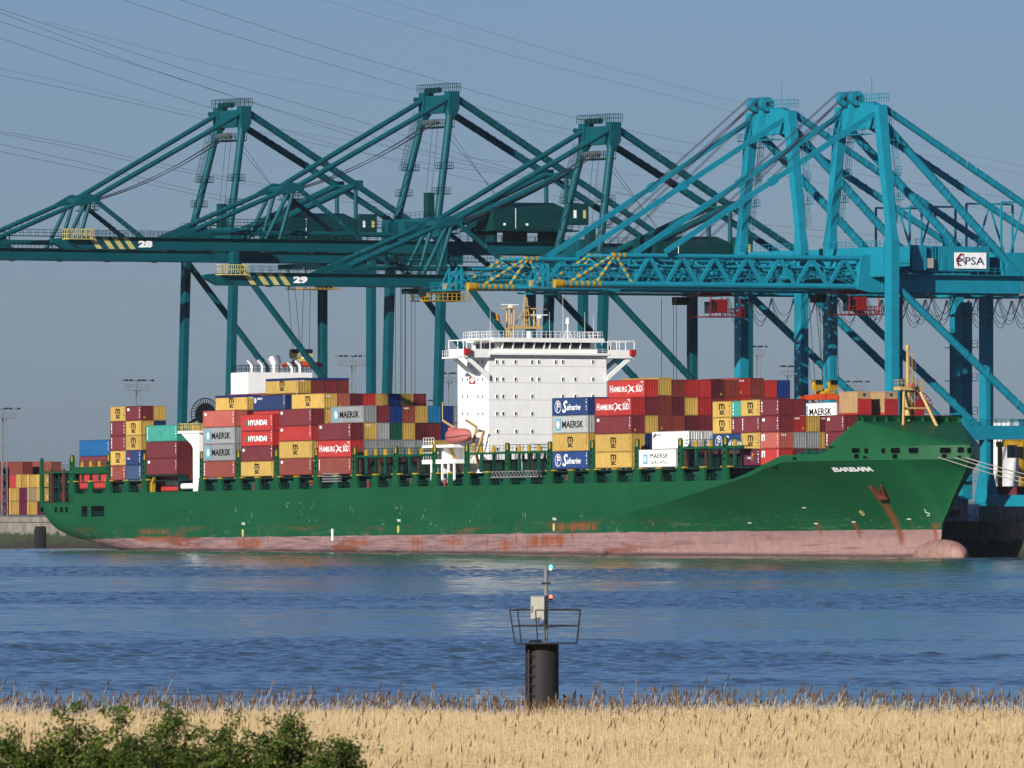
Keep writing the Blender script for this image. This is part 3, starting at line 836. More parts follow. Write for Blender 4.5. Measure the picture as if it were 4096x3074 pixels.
stack(-69.2, 0, 13.82, ['brick:side', 'red:hamburg', 'maroon:panel'], D4)
for r_, tt in enumerate((('maroon', 'grey', 'yellow', 'grey:maersk'), ('brown', 'grey', 'lgrey', 'maroon'), ('maroon', 'grey', 'green', 'blue'), ('brick', 'grey', 'yellow', 'brick'),
                         ('maroon', 'grey', 'plum', 'yellow'), ('maroon', 'yellow', 'maroon', 'cyan'), ('brown', 'yellow', 'blue', 'blue'), ('maroon', 'maroon', 'grey', 'grey')), 1):
    stack(-69.2, r_, 13.82, list(tt), D4)
# forward of the bridge
F1, F2, F3, F4, F5, F6 = ['%s bay past bridge' % s for s in ('first', 'second', 'third', 'fourth', 'fifth', 'sixth')]
stack(13.9, 0, 13.82, ['saf:saf', 'yellow:msc', 'lgrey:maersk', 'saf:saf'], F1)
stack(13.9, 1, 13.82, ['maroon', 'yellow', 'grey', 'blue'], F1)
stack(28.35, 0, 13.82, ['yellow:msc:S', 'yellow:msc', 'maroon:panel', 'red:hamburg'], F2)
J5 = ['red:hamburg', 'yellow', 'brown', 'red', 'red', 'plum', 'brown', 'red', 'brown', 'red', 'blue']
J4 = ['maroon', 'brown', 'plum', 'yellow', 'red', 'maroon', 'red', 'red', 'brown', 'red', 'maroon']
J3 = ['yellow', 'brown', 'brown', 'plum', 'maroon', 'maroon', 'maroon', 'brick', 'maroon', 'brown', 'maroon']
J2 = ['navy', 'maroon', 'brown', 'yellow', 'maroon', 'brick', 'maroon', 'brown', 'maroon', 'red', 'maroon']
for r_ in range(1, 12):
    s1 = 'brown' if r_ in (2, 8, 9) else 'maroon:S'
    stack(28.35, r_, 13.82, [s1, J2[r_-1], J3[r_-1], J4[r_-1], J5[r_-1]], F2, shown=(r_ == 1 or r_ % 2 == 0))
stack(42.85, 0, 13.76, ['white:sealand'], F3)
stack(42.85, 1, 13.76, ['maroon', 'white:cosmall'], F3)
stack(42.85, 2, 13.76, ['brown', 'white:reefer'], F3)
for o_ in list(col.objects):
    if o_.get('label', '').startswith('white container with small logo'):
        for k in range(5):
            b = MB(); b.box(12.175, 12.235, 0.18+k*0.43, 0.21+k*0.43, 0.2, 2.7); b.build('lock_rod', GREY, o_)
stack(58.3, 2, 13.75, ['maroon:S', 'saf:saf:S'], F4)
stack(58.3, 2, 13.75+5.204, ['yellow:msc:S', 'yellow:msc:S'], F4, 6.058, sub=' aft half')
stack(64.43, 2, 13.75+5.204, ['maroon:side:S', 'teal:side:S'], F4, 6.058, sub=' forward half')
stack(71.75, 1, 13.75, ['purple:cma:S', 'yellow:msc:S', 'maroon:side:S', 'yellow:msc:S'], F5, 6.058, sub=' aft half')
stack(77.9, 1, 13.75, ['red:square:S', 'salmon:square:S', 'maroon:panel:S', 'maroon:side:S'], F5, 6.058, sub=' front half')
stack(77.9, 2, 13.75, ['maroon:S', 'grey:S', 'red:S', 'maroon:S'], F5, 6.058)
stack(77.9, 3, 13.75, ['maroon:S', 'grey:S', 'yellow:S'], F5, 6.058)
stack(77.9, 4, 13.75, ['brown:S', 'yellow:S', 'maroon:S'], F5, 6.058)
stack(85.6, 4, 13.75, ['maroon:S', 'maroon:side:S', 'maroon:panel:S'], F6, 6.058)
for r_ in range(5, 12):
    stack(85.6, r_, 13.75, ['brown:S', 'maroon:S', ('red:S' if r_ > 7 else 'maroon:S')], F6, 6.058, shown=r_ < 7)
# timber cases on red flat racks
for r_, lab in ((5, 'next to the maroon stack'), (7, 'beside the yellow foremast')):
    y = 0.03 + r_*PITCH; z = 13.75+3*2.602+0.02
    M = MS @ Matrix.Translation((85.6, y, z))
    fr = empty('flat_rack', M); tag(fr, 'red flat rack carrying a plywood case ' + lab, 'flat rack', 'flat racks with cases')
    b = MB(); b.box(0, 6.058, 0, 2.438, 0, 0.32); b.build('base', cmat('red'), fr)
    for x in (0, 5.94):
        b = MB(); b.box(x, x+0.12, 0.0, 2.438, 0.32, 2.5); b.box(x-0.02, x+0.14, -0.01, 0.16, 0.3, 2.56); b.box(x-0.02, x+0.14, 2.28, 2.448, 0.3, 2.56); b.build('end_wall', cmat('red'), fr)
    cr = empty('plywood_case', M @ Matrix.Translation((0, 0, 0.325)))
    tag(cr, 'tall plywood case standing on the red flat rack ' + lab, 'crate', 'plywood cases on flat racks')
    b = MB(); b.box(0.15, 5.9, 0.05, 2.39, 0, 3.25); b.build('body', WOOD, cr)
    b = MB(); b.box(0.1, 5.92, -0.0, 2.44, 3.25, 3.36); b.build('lid', WOOD, cr)
    for k in range(7):
        b = MB(); x = 0.2+k*0.93; b.box(x, x+0.1, 0.0, 0.06, 0, 3.2); b.build('batten', WOOD, cr)
    b = MB(); b.box(5.9, 5.93, 1.0, 1.5, 2.6, 3.05); b.build('label_plate', flat('blue_label', (0.02, 0.05, 0.25)), cr)

# container hanging under the spreader of a blue crane
YH5 = Y_of(3300, 48.7)
HANG = (42.6, YH5-1.22, z_of(1612, 48.7, YH5)-2.896)
container(HANG[0], HANG[1], HANG[2], 12.19, 2.896, 'white', 'maersk', 'white container with star logo hanging from the orange spreader of the blue crane', group=None, ends=True)

# yard stacks behind the stern
def yard(px, base_py, d, cols, label, ang='Y', L=12.19, h=2.896, c_d=None):
    x = (px-PX0)/FPX*d; p = MQ.inverted() @ Vector((x, d, 0))
    z = QUAY_Z + 0.01
    for i, c in enumerate(cols):
        if c != '-':
            M0 = MQ @ Matrix.Translation((p.x, p.y, z))
            if ang == 'Y': M0 = M0 @ Matrix.Translation((2.438, 0, 0)) @ Matrix.Rotation(PI/2, 4, 'Z')
            cn, _, dd = c.partition(':')
            container(0, 0, 0, L, h, cn, dd or None, '%s container, %s tier, %s' % (CC[cn][1], ORD[i], label), M0=M0, group='containers in the yard behind the stern', shown=bool(dd))
        z += h+0.012
for k, (px, cols) in enumerate(((-26, ['plum', 'red']), (-8, ['plum', 'plum']), (24, ['yellow', 'yellow']), (64, ['purple', 'purple', 'yellow']), (96, ['yellow', 'cream', 'yellow']), (137, ['plum', 'yellow', 'yellow']))):
    yard(px, 2060, 2265, cols, 'end on yard stack %s from the white stern bollards' % ORD[k].replace('bottom', 'first'))
yard(-130, 2060, 2330, ['brick', 'red', 'red', 'brick'], 'long side yard stack cut by the frame edge', 'X')
yard(-5, 2060, 2328, ['brick', 'red', 'red', 'brown'], 'long side yard stack behind the end on stacks', 'X')
yard(110, 2060, 2326, ['brick', 'red', 'red', 'brick'], 'long side yard stack touching the ship stern outline', 'X')
# boxes on the quay beyond the bow
Yq = QUAY_Y + 1.4
GQ = 'boxes on the quay beyond the bow'
container(X_of(3867, Yq)-12.19, Yq, QUAY_Z+0.01, 12.19, 2.896, 'white', 'maersk', 'white refrigerated container with star logo on the quay beneath the bow', M0=MQ, group=GQ, ends=True)
container(X_of(3915, Yq), Yq, QUAY_Z+0.01, 6.058, 2.591, 'lgrey', None, 'pale grey short container on the quay between white reefer and grey box', M0=MQ, group=GQ)
container(X_of(4012, Yq), Yq, QUAY_Z+0.01, 6.058, 2.591, 'grey', None, 'grey short container on the quay beside the orange machine', M0=MQ, group=GQ)
for k, (px, c) in enumerate(((3975, 'brick'), (4040, 'plum'))):
    for i in range(2):
        container(X_of(px, 78), 78, QUAY_Z+0.01+i*2.91, 12.19, 2.896, ('brick', 'maroon')[i] if k == 0 else c, None, '%s container, %s tier, %s' % (CC[('brick', 'maroon')[i] if k == 0 else c][1], ORD[i], 'behind the blue sill beam' if k == 0 else 'past the sill beam by the frame edge'), M0=MQ, group=GQ)

# ================================================================= SHIP
ship = empty('container_ship', MS)
tag(ship, 'long green container ship with pink waterline band, white bridge and funnel, moored at the quay', 'ship')
DK = 11.48; BT = 3.4; HB = 16.1; CL = 16.1
def hull_mat():
    m, t, p = newmat('hull_paint')
    tc = t.nodes.new('ShaderNodeTexCoord'); co = tc.outputs['Object']
    sp = t.nodes.new('ShaderNodeSeparateXYZ'); t.links.new(co, sp.inputs[0]); x, y, z = sp.outputs[0], sp.outputs[1], sp.outputs[2]
    big = noise(t, mapped(t, co, (0.06, 0.06, 0.25)), 1.0, 5, 0.6)
    fine = noise(t, mapped(t, co, (0.5, 0.5, 0.5)), 1.5, 6, 0.65)
    g = mixc(t, ramp(t, big, 0.35, 0.65), (0.008, 0.110, 0.036), (0.012, 0.135, 0.047))
    # plate seams and scuffs
    bk = t.nodes.new('ShaderNodeTexBrick'); bk.inputs['Scale'].default_value = 1.0; bk.inputs['Brick Width'].default_value = 11.0; bk.inputs['Row Height'].default_value = 2.7
    bk.inputs['Mortar Size'].default_value = 0.035; bk.inputs['Color1'].default_value = (0.93, 0.93, 0.93, 1); bk.inputs['Color2'].default_value = (1.07, 1.07, 1.07, 1); bk.inputs['Mortar'].default_value = (0.72, 0.72, 0.72, 1)
    cb_ = t.nodes.new('ShaderNodeCombineXYZ'); t.links.new(x, cb_.inputs[0]); t.links.new(z, cb_.inputs[1]); t.links.new(cb_.outputs[0], bk.inputs['Vector'])
    g = mixc(t, 0.6, g, bk.outputs['Color'], 'MULTIPLY')
    fade = noise(t, mapped(t, co, (0.35, 0.35, 0.05)), 1.0, 5, 0.6)
    g = mixc(t, ramp(t, fade, 0.5, 0.75, 0, 0.35), g, (0.03, 0.15, 0.075))
    scuffx = noise(t, mapped(t, co, (0.9, 0.9, 0.35)), 1.7, 5, 0.7)
    low = ramp(t, z, 8.5, 4.5)
    scuff = mth(t, 'MULTIPLY', ramp(t, scuffx, 0.62, 0.68), low)
    g = mixc(t, mth(t, 'MULTIPLY', scuff, 0.55), g, (0.42, 0.45, 0.40))
    sx2 = noise(t, mapped(t, co, (0.16, 0.16, 2.4)), 1.0, 6, 0.7)
    sc2 = mth(t, 'MULTIPLY', ramp(t, sx2, 0.57, 0.64), ramp(t, z, 6.0, 4.0))
    g = mixc(t, mth(t, 'MULTIPLY', sc2, 0.45), g, (0.30, 0.36, 0.28))
    # boot top: faded pink red with dark horizontal scrapes
    n3 = noise(t, mapped(t, co, (0.10, 0.10, 1.6)), 1.3, 7, 0.7)
    r = mixc(t, ramp(t, fine, 0.3, 0.7), (0.44, 0.25, 0.23), (0.57, 0.35, 0.32))
    aft = ramp(t, x, 70, -10, 0.12, 0.85)
    r = mixc(t, mth(t, 'MULTIPLY', ramp(t, n3, 0.42, 0.60), aft), r, (0.22, 0.14, 0.15))
    r = mixc(t, mth(t, 'MULTIPLY', ramp(t, n3, 0.58, 0.66), 0.55), r, (0.10, 0.07, 0.09))
    edge = mth(t, 'ADD', z, ramp(t, n3, 0.2, 0.8, -0.12, 0.12))
    c = mixc(t, ramp(t, edge, BT-0.03, BT+0.03), r, g)
    # rust: patches in runs plus thin vertical weeps
    rp = noise(t, mapped(t, co, (0.045, 0.045, 0.5)), 1.0, 7, 0.72)
    band = mth(t, 'MULTIPLY', ramp(t, z, 6.0, 3.2), 1.0)
    rust = mth(t, 'MULTIPLY', mth(t, 'MULTIPLY', ramp(t, rp, 0.55, 0.60), band), ramp(t, x, 60, 30))
    wp = noise(t, mapped(t, co, (1.1, 1.1, 0.09)), 1.0, 5, 0.65)
    weep = mth(t, 'MULTIPLY', mth(t, 'MULTIPLY', ramp(t, wp, 0.60, 0.67), ramp(t, z, 6.0, 3.2)), ramp(t, x, 75, 30, 0.15, 1.0))
    c = mixc(t, mth(t, 'MULTIPLY', mth(t, 'MAXIMUM', rust, weep), 0.85), c, (0.27, 0.075, 0.03))
    # big rust patches seen along the boot top
    for x0_, x1_, z0_, z1_ in PATCHES:
        bx = mth(t, 'MULTIPLY', mth(t, 'MULTIPLY', ramp(t, x, x0_-1.5, x0_+1.5), ramp(t, x, x1_+1.5, x1_-1.5)), mth(t, 'MULTIPLY', ramp(t, z, z0_-.3, z0_+.3), ramp(t, z, z1_+.3, z1_-.3)))
        c = mixc(t, mth(t, 'MULTIPLY', mth(t, 'MULTIPLY', bx, ramp(t, mth(t, 'ADD', mth(t, 'MULTIPLY', wp, 0.5), mth(t, 'MULTIPLY', rp, 0.5)), 0.44, 0.52)), 0.95), c, (0.40, 0.115, 0.045))
    # long rust runs below the anchor and the bow fittings
    for (xa, za), (xb, zb_), wa, wb, am in STREAKS:
        tt = ramp(t, z, za, zb_)
        xc = ramp(t, z, za, zb_, xa, xb)
        dist = mth(t, 'ABSOLUTE', mth(t, 'SUBTRACT', mth(t, 'ADD', x, ramp(t, fine, 0.2, 0.8, -0.35, 0.35)), xc))
        wd = ramp(t, z, za, zb_, wa, wb)
        mk = mth(t, 'SUBTRACT', 1.0, mth(t, 'MINIMUM', 1.0, mth(t, 'DIVIDE', dist, wd)))
        inside = mth(t, 'MULTIPLY', ramp(t, z, za+0.25, za-0.25), ramp(t, z, zb_-0.4, zb_+0.6))
        c = mixc(t, mth(t, 'MULTIPLY', mth(t, 'MULTIPLY', mk, inside), am), c, (0.30, 0.085, 0.035))
    # wet dark strip at the water
    wl = mth(t, 'ADD', z, mth(t, 'MULTIPLY', x, TRIM))
    c = mixc(t, ramp(t, wl, 0.75, 0.3, 0, 0.75), c, (0.05, 0.035, 0.03))
    t.links.new(scaled(t, c, K), p.inputs['Base Color']); p.inputs['Roughness'].default_value = 0.42
    p.inputs['Specular IOR Level'].default_value = 0.2
    b = t.nodes.new('ShaderNodeBump'); b.inputs['Strength'].default_value = 0.15; b.inputs['Distance'].default_value = 0.05
    t.links.new(big, b.inputs['Height']); t.links.new(b.outputs[0], p.inputs['Normal'])
    return m
def itp(x, tab): return float(np.interp(x, [a for a, _ in tab], [b for _, b in tab]))
Z0T = [(-177.5,7.8),(-176.5,6.6),(-175,5.7),(-173,4.9),(-168,3.8),(-160,2.85),(-145,0.9),(-135,-1.5),(-120,-4),(200,-4)]
KN = [(32,5.3),(43.2,7.0),(56.3,8.7),(67.6,10.45),(78.5,12.0),(83.5,13.3),(88,14.2),(103,14.25),(123,14.3)]
HBW = [(32,16.1),(38,15.4),(45,14.2),(52,12.8),(60,11.1),(70,8.9),(80,6.7),(90,4.5),(100,2.3),(106,0.95),(110.4,0.0)]
STEM = [(110.4,3.0),(110.9,4.3),(112.4,6.0),(114.0,8.0),(115.6,9.8),(117.3,11.7),(118.7,13.2),(119.6,14.3)]
TOP = [(-164.61,DK),(72,DK),(74,11.75),(78.8,12.7),(87.5,15.25),(96,15.25),(99,16.45),(123,16.45)]
XN = 75.0; XT = 119.6
def hbd(X):
    if X <= XN: return HB
    s = min(1.0, (X-XN)/(XT-XN)); return HB*max(0.0, 1-s**2.2)**(1/1.15)
def hull_half(X):
    """returns lower strip points and upper strip points [(hb, z)]"""
    top = 9.7 if X < -164.6 else itp(X, TOP)
    if X < 32:
        z0 = itp(X, Z0T); rz = 3.4 if X > -170 else 3.4; ry = 2.2
        pts = []
        for k in range(9):
            ph = PI/2*k/8; pts.append((HB-ry*(1-math.sin(ph)), z0+rz*(1-math.cos(ph))))
        zz = pts[-1][1]
        if zz > top-0.3: pts = [(h, min(z, top-0.3+0.02*i)) for i, (h, z) in enumerate(pts)]; zz = pts[-1][1]
        lo = pts + [(HB, zz+(top-zz)*k/4) for k in range(1, 5)]
        return lo, None
    zk = min(itp(X, KN), top-0.12)
    hd = hbd(X)
    if X <= 110.4: hw = itp(X, HBW); zs = -4.0; zw = 1.0
    else: hw = 0.0; zs = zw = itp(X, STEM)
    lo = []
    n = 19
    for k in range(n):
        if k == 0: lo.append((hw*0.96, zs)); continue
        s = (k-1)/(n-2); z = zw+(zk-zw)*s
        lo.append((hw+(hd-hw)*s**1.5, z))
    up = [(hd, zk+(top-zk)*k/2) for k in range(3)]
    return lo, up
XS_A = [-177.5,-177,-176.2,-175,-173,-170.5,-168,-164.62,-164.6,-160,-155,-150,-145,-140,-135,-130,-120,-100,-60,-20,10,31.999]
XS_F = [32.0+2.0*i for i in range(21)] + [73.0+1.25*i for i in range(30)] + [110.4,110.9,111.6,112.4,113.2,114.0,114.8,115.6,116.4,117.3,118.0,118.7,119.1,119.4,119.6]
def on_bow(px, py):
    """point on the flared bow surface under a pixel, with a surface frame"""
    best = None
    for i in range(160):
        X = 60+59.5*i/159
        lo = hull_half(X)[0][1:]
        for s in range(0, 40):
            f = s/39*(len(lo)-1); k = min(int(f), len(lo)-2); tt = f-k
            h = lo[k][0]*(1-tt)+lo[k+1][0]*tt; z = lo[k][1]*(1-tt)+lo[k+1][1]*tt
            Y = CL-h; d = dep(X, Y); qx = PX0+FPX*(X*SN+Y*CS)/d; qy = YH-FPX*(z+TRIM*X-H)/d
            e = (qx-px)**2+(qy-py)**2
            if best is None or e < best[0]: best = (e, X, h, z)
    _, X, h, z = best
    def P(X, z):
        lo = hull_half(X)[0][1:]; zz = [q[1] for q in lo]; hh = [q[0] for q in lo]
        return Vector((X, CL-float(np.interp(z, zz, hh)), z))
    p = P(X, z); tx = (P(X+0.5, z)-p).normalized(); tz = (P(X, z+0.5)-p).normalized(); nn = tx.cross(tz).normalized()
    if nn.y > 0: nn = -nn
    tz = (tz-tx*tz.dot(tx)).normalized()
    M = Matrix((( tx.x, -nn.x, tz.x, p.x+nn.x*0.05), (tx.y, -nn.y, tz.y, p.y+nn.y*0.05), (tx.z, -nn.z, tz.z, p.z+nn.z*0.05), (0,0,0,1)))
    return M
def bowXZ(px, py):
    M = on_bow(px, py); return (M[0][3], M[2][3])
STREAKS = [(bowXZ(a, b), bowXZ(c, d), w0, w1, am) for a, b, c, d, w0, w1, am in ((3535,2005,3612,2222,1.3,.9,.95),(3595,2170,3592,2225,.5,.3,.7),(3268,2090,3290,2140,.8,.5,.7),(3415,2092,3445,2160,.9,.5,.8),(3733,2095,3742,2160,.8,.5,.9),(3050,2130,3100,2220,.4,.3,.5),(3640,2080,3655,2140,.3,.3,.4),(3350,2110,3390,2200,.3,.3,.35))]
def pbox(a, b, c, d):
    X0_, X1_ = X_of(a), X_of(b); Xm = (X0_+X1_)/2; return (X0_, X1_, z_of(d, Xm, 0), z_of(c, Xm, 0))
PATCHES = [pbox(*q_) for q_ in ((2235,2385,2096,2122),(2100,2262,2142,2186),(940,1042,2156,2190),(1395,1470,2156,2182),(565,665,2120,2134),(560,665,2150,2166),(1780,1845,2158,2182),(1640,1690,2150,2205),(2000,2050,2160,2205))]
HULL = hull_mat()
BULB = paint('bulb_paint', (0.50, 0.29, 0.24), 0.6, 0.3, (0.26, 0.10, 0.05), 0.6, False)
def strip(rows, name, parent, mats, flipname=None):
    m = MB()
    for sgn in (-1, 1):
        vs = []; n = len(rows[0][1]); fs = []
        for X, pts in rows: vs += [(X, CL+sgn*h, z) for h, z in pts]
        for i in range(len(rows)-1):
            for k in range(n-1):
                a, b, c, d = i*n+k, (i+1)*n+k, (i+1)*n+k+1, i*n+k+1
                fs.append((a, b, c, d) if sgn < 0 else (d, c, b, a))
        m.add(vs, fs, 0, True)
    return m.build(name, mats, parent)
la = [(X, hull_half(X)[0]) for X in XS_A]; lf = [(X, hull_half(X)[0]) for X in XS_F]; uf = [(X, hull_half(X)[1]) for X in XS_F]
hull = strip(la, 'hull', ship, HULL)
bowlow = strip(lf, 'bow', ship, HULL)
bowup = strip(uf, 'bow_bulwark', ship, HULL)
# transom and stern floor
m = MB(); pts = la[0][1]
ring = [(CL-h, z) for h, z in pts] + [(CL+h, z) for h, z in reversed(pts)]
m.add([(-177.5, y, z) for y, z in ring], [tuple(range(len(ring)))]); m.build('transom', HULL, ship)
# decks
m = MB(); m.box(-164.6, 72, 0.05, 32.15, DK-0.3, DK); m.build('main_deck', SGD, ship)
m = MB(); m.box(-177.4, -164.65, 0.05, 32.15, 9.4, 9.7); m.build('mooring_deck', SGD, ship)
m = MB(); oy = []
for X in [93, 94.5, 96, 98, 100, 104, 108, 111, 113, 115, 117, 118.4, 119.3]: oy.append((X, hbd(X)-0.1))
pl = [(X, CL-h) for X, h in oy] + [(X, CL+h) for X, h in reversed(oy)]
m.prism(pl, 2, 14.35, 14.55); m.build('forecastle_deck', SGD, ship)
# bulbous bow
m = MB(); vs = []; nu, nv = 14, 20
for i in range(nu+1):
    a = PI*i/nu
    for j in range(nv):
        b = 2*PI*j/nv
        vs.append((110.5+7.0*math.cos(a), CL+2.9*math.sin(a)*math.cos(b), -0.9+2.75*math.sin(a)*math.sin(b)+0.25*max(0, math.cos(a))))
m.add(vs, [(i*nv+j, i*nv+(j+1)%nv, (i+1)*nv+(j+1)%nv, (i+1)*nv+j) for i in range(nu) for j in range(nv)], 0, True)
m.build('bulb', BULB, ship)

# ---- forecastle whaleback
A = Vector((100.9, 6.9, 20.5)); Af = Vector((100.9, 25.3, 20.5)); Z1 = 16.46
def rim(X, s): return Vector((X, CL+s*(hbd(X)-0.02), Z1))
rimX = [97.6, 100, 102, 104, 106, 108, 110.2]; rimF = [110.2, 112.5, 114.5, 116.3, 117.8, 119.0, 119.58]
m = MB()
for s, P in ((-1, A), (1, Af)):
    vs = [P] + [rim(X, s) for X in rimX]; m.add(vs, [(0, i, i+1) for i in range(1, len(vs)-1)])
fr = [rim(X, -1) for X in rimF] + [rim(X, 1) for X in reversed(rimF)]
nose = (A+Af)/2
vs = [A, Af] + fr; n = len(fr)
fs = [(0, 2+i, 3+i) for i in range(n//2-1)] + [(1, 2+i, 3+i) for i in range(n//2, n-1)] + [(0, 1+n//2, 2+n//2), (0, 2+n//2, 1)]
m.add(vs, fs)
hood = m.build('whaleback', SG, ship)
m = MB(); m.add([(100.9,6.9,20.5),(100.9,25.3,20.5),(100.9,25.6,21.3),(100.9,6.6,21.3),(101.05,6.9,20.5),(101.05,25.3,20.5),(101.6,25.6,21.3),(101.6,6.6,21.3)],
      [(0,1,2,3),(4,5,6,7),(3,2,6,7),(0,1,5,4)]); m.build('breakwater_lip', SG, hood)
m = MB(); m.add([(100.88,6.9,20.5),(100.88,25.3,20.5),tuple(rim(97.6,1)),tuple(rim(97.6,-1))], [(0,1,2,3)]); m.box(97.3, 97.58, 3.6, 28.6, 14.4, Z1); m.build('breakwater_wall', SG, hood)
for k in range(9):
    y = 7.2+k*2.2; m = MB(); m.prism([(101.0, 20.3), (102.5, 20.0), (101.5, 21.25)], 1, y, y+0.14); m.build('bracket', SG, hood)
# mooring ports in the bulwark, each a raised rim round a plate painted as inner shade
def port(px, wpx, py, hpx, hostY=None, parent=None, name='mooring_port'):
    # find the bulwark point under this pixel
    best = None
    for i in range(500):
        X = 84+35.55*i/499; Y = CL-hbd(X)
        d = dep(X, Y); q = PX0+FPX*(X*SN+Y*CS)/d
        if best is None or abs(q-px) < best[0]: best = (abs(q-px), X, Y)
    _, X, Y = best
    Y2 = CL-hbd(X+0.05); tx = Vector((0.05, Y2-Y, 0)).normalized()
    ct = abs(tx.x*SN+tx.y*CS); w_ = wpx/ (FPX/dep(X, Y)) / max(ct, 0.3); h_ = hpx/(FPX/dep(X, Y)); z = z_of(py, X, Y)
    M = Matrix.Translation((X, Y, z)) @ Matrix.Rotation(math.atan2(tx.y, tx.x), 4, 'Z')
    r = min(w_, h_)*0.3; pts = []
    for cx, cz, a0 in ((w_/2-r, h_/2-r, 0), (-w_/2+r, h_/2-r, PI/2), (-w_/2+r, -h_/2+r, PI), (w_/2-r, -h_/2+r, 1.5*PI)):
        for k in range(4): pts.append((cx+r*math.cos(a0+PI/6*k), cz+r*math.sin(a0+PI/6*k)))
    rm = MB(); n = len(pts); o = [(p[0]*(1+0.16/w_*1.3), p[1]*(1+0.16/h_*1.3)) for p in pts]
    for k in range(n):
        k2 = (k+1) % n
        rm.add([(pts[k][0], -0.1, pts[k][1]), (pts[k2][0], -0.1, pts[k2][1]), (o[k2][0], -0.1, o[k2][1]), (o[k][0], -0.1, o[k][1])], [(0,1,2,3)])
        rm.add([(pts[k][0], -0.1, pts[k][1]), (pts[k2][0], -0.1, pts[k2][1]), (pts[k2][0], 0.02, pts[k2][1]), (pts[k][0], 0.02, pts[k][1])], [(0,1,2,3)])
        rm.add([(o[k][0], -0.1, o[k][1]), (o[k2][0], -0.1, o[k2][1]), (o[k2][0], 0.05, o[k2][1]), (o[k][0], 0.05, o[k][1])], [(0,1,2,3)])
    q = rm.build(name, SG, parent or bowup, M)
    d = MB(); d.prism(pts, 1, -0.02, 0.03); d.build('opening_shade', DARK, q)
    return X, Y, z
for px, wp, py, hp in ((3426,31,1803,20),(3467,15,1804,20),(3535,15,1804,20),(3585,36,1803,22),(3656,38,1803,22),(3785,42,1803,22),(3845,26,1801,22),(3889,20,1803,22),
                       (3428,18,1826,18),(3463,16,1830,10),(3582,18,1826,18),(3780,18,1825,18),(3840,14,1828,9),(3181,14,1835,9)):
    port(px, wp, py, hp)
# name, marks
for i, ch in enumerate('BARBARA'):
    px = 3347+i*22.6; M = on_bow(px, 1879)
    letter(ch, 1, TXW, bowlow, (0,0,0), 0.03, fit=(1.4, 0.92), base=M)
m = MB(); M = on_bow(3451, 2051)
for k in range(16):
    t0, t1 = 2*PI*k/16, 2*PI*(k+1)/16
    m.add([(math.cos(t)*r, 0, math.sin(t)*r) for t, r in ((t0,.42),(t1,.42),(t1,.52),(t0,.52))], [(0,1,2,3)])
m.bar((-.3,0,-.3),(.3,0,.3),.08,.02); m.bar((-.3,0,.3),(.3,0,-.3),.08,.02); m.build('thruster_mark', CREAM, bowlow, M)
m = MB(); m.bar((-.35,0,.55),(-.35,0,-.05),.1,.03); m.bar((-.35,0,-.05),(.35,0,-.2),.1,.03); m.bar((.35,0,-.2),(.3,0,-.55),.1,.03); m.bar((.3,0,-.55),(-.4,0,-.6),.1,.03)
m.build('bulb_mark', TXW, bowlow, on_bow(3712, 2045))
for px, py in ((2998,2094),(3265,2092),(3413,2091),(3640,2074),(3215,2034)):
    m = MB(); m.cbox(0, 0, 0, 0.9, 0.02, 0.12); m.build('frame_mark', TXW, bowlow, on_bow(px, py))
def side_letter(txt, px, py, h, wd, mat=TXW):
    X = X_of(px, 0); return letter(txt, 1, mat, hull, (X, -0.03, z_of(py, X, 0)), 0.02, fit=(wd, h))
for px, py, bx in ((974, 2096, 2133), (1596, 2083, 2118), (2218, 2077, 2110)):
    side_letter('TUG', px, py, 0.42, 1.3)
    X = X_of(px-2, 0); z = z_of(bx, X, 0); m = MB(); m.prism([(X-.35, z+.6), (X+.35, z+.6), (X+.35, z-.35), (X, z-.75), (X-.35, z-.35)], 1, -0.04, -0.02); m.build('tug_mark', CREAM, hull)
X = X_of(1330, 0); m = MB(); z = z_of(2140, X, 0); m.box(X-.35, X+.35, -0.04, -0.02, z-1.0, z+1.0); m.build('draught_mark', TXW, hull)
rs = random.Random(9)
for px, py in ((1150,2025),(1252,2050),(1266,2085),(1410,2040),(1586,2032),(1600,2062),(1700,2060),(1912,2012),(2098,2058),(1530,2096),(1240,2100),(1880,2102),(1730,2103),(760,2076),(940,2037),(2330,2060),(1005,2070),(1205,2038)):
    X = X_of(px, 0); z = z_of(py, X, 0); m = MB()
    for k in range(rs.randint(3, 7)):
        dx, dz = rs.gauss(0, .5), rs.gauss(0, .5); w_, h_ = rs.uniform(.05, .22), rs.uniform(.06, .3)
        if rs.random() < .3: h_ *= 3; w_ *= .5
        m.prism([(X+dx, z+dz), (X+dx+w_, z+dz+h_*.3), (X+dx+w_*.8, z+dz+h_), (X+dx+w_*.1, z+dz+h_*.8)], 1, -0.035, -0.02)
    m.build('paint_scrape', flat('bare_primer', (0.5, 0.55, 0.5)), hull)
# anchor in its recess
M = on_bow(3528, 1975)
an = MB(); an.prism([(-1.0,-.75),(1.0,-.75),(.75,-.25),(-.75,-.25)], 1, -.75, -.15)
for s in (-1, 1): an.prism([(s*.35,-.4),(s*1.0,-.4),(s*1.55 if s < 0 else s*1.15,1.75),(s*1.3 if s < 0 else s*.95,1.85)], 1, -.6, -.2)
an.tube((0,-.4,-.5),(0,-.3,1.0),.16,n=6); anc = an.build('anchor', ANCH, ship, M)
for k, (px, py) in enumerate(((3558, 2090), (3572, 2130), (3585, 2170))):
    pass
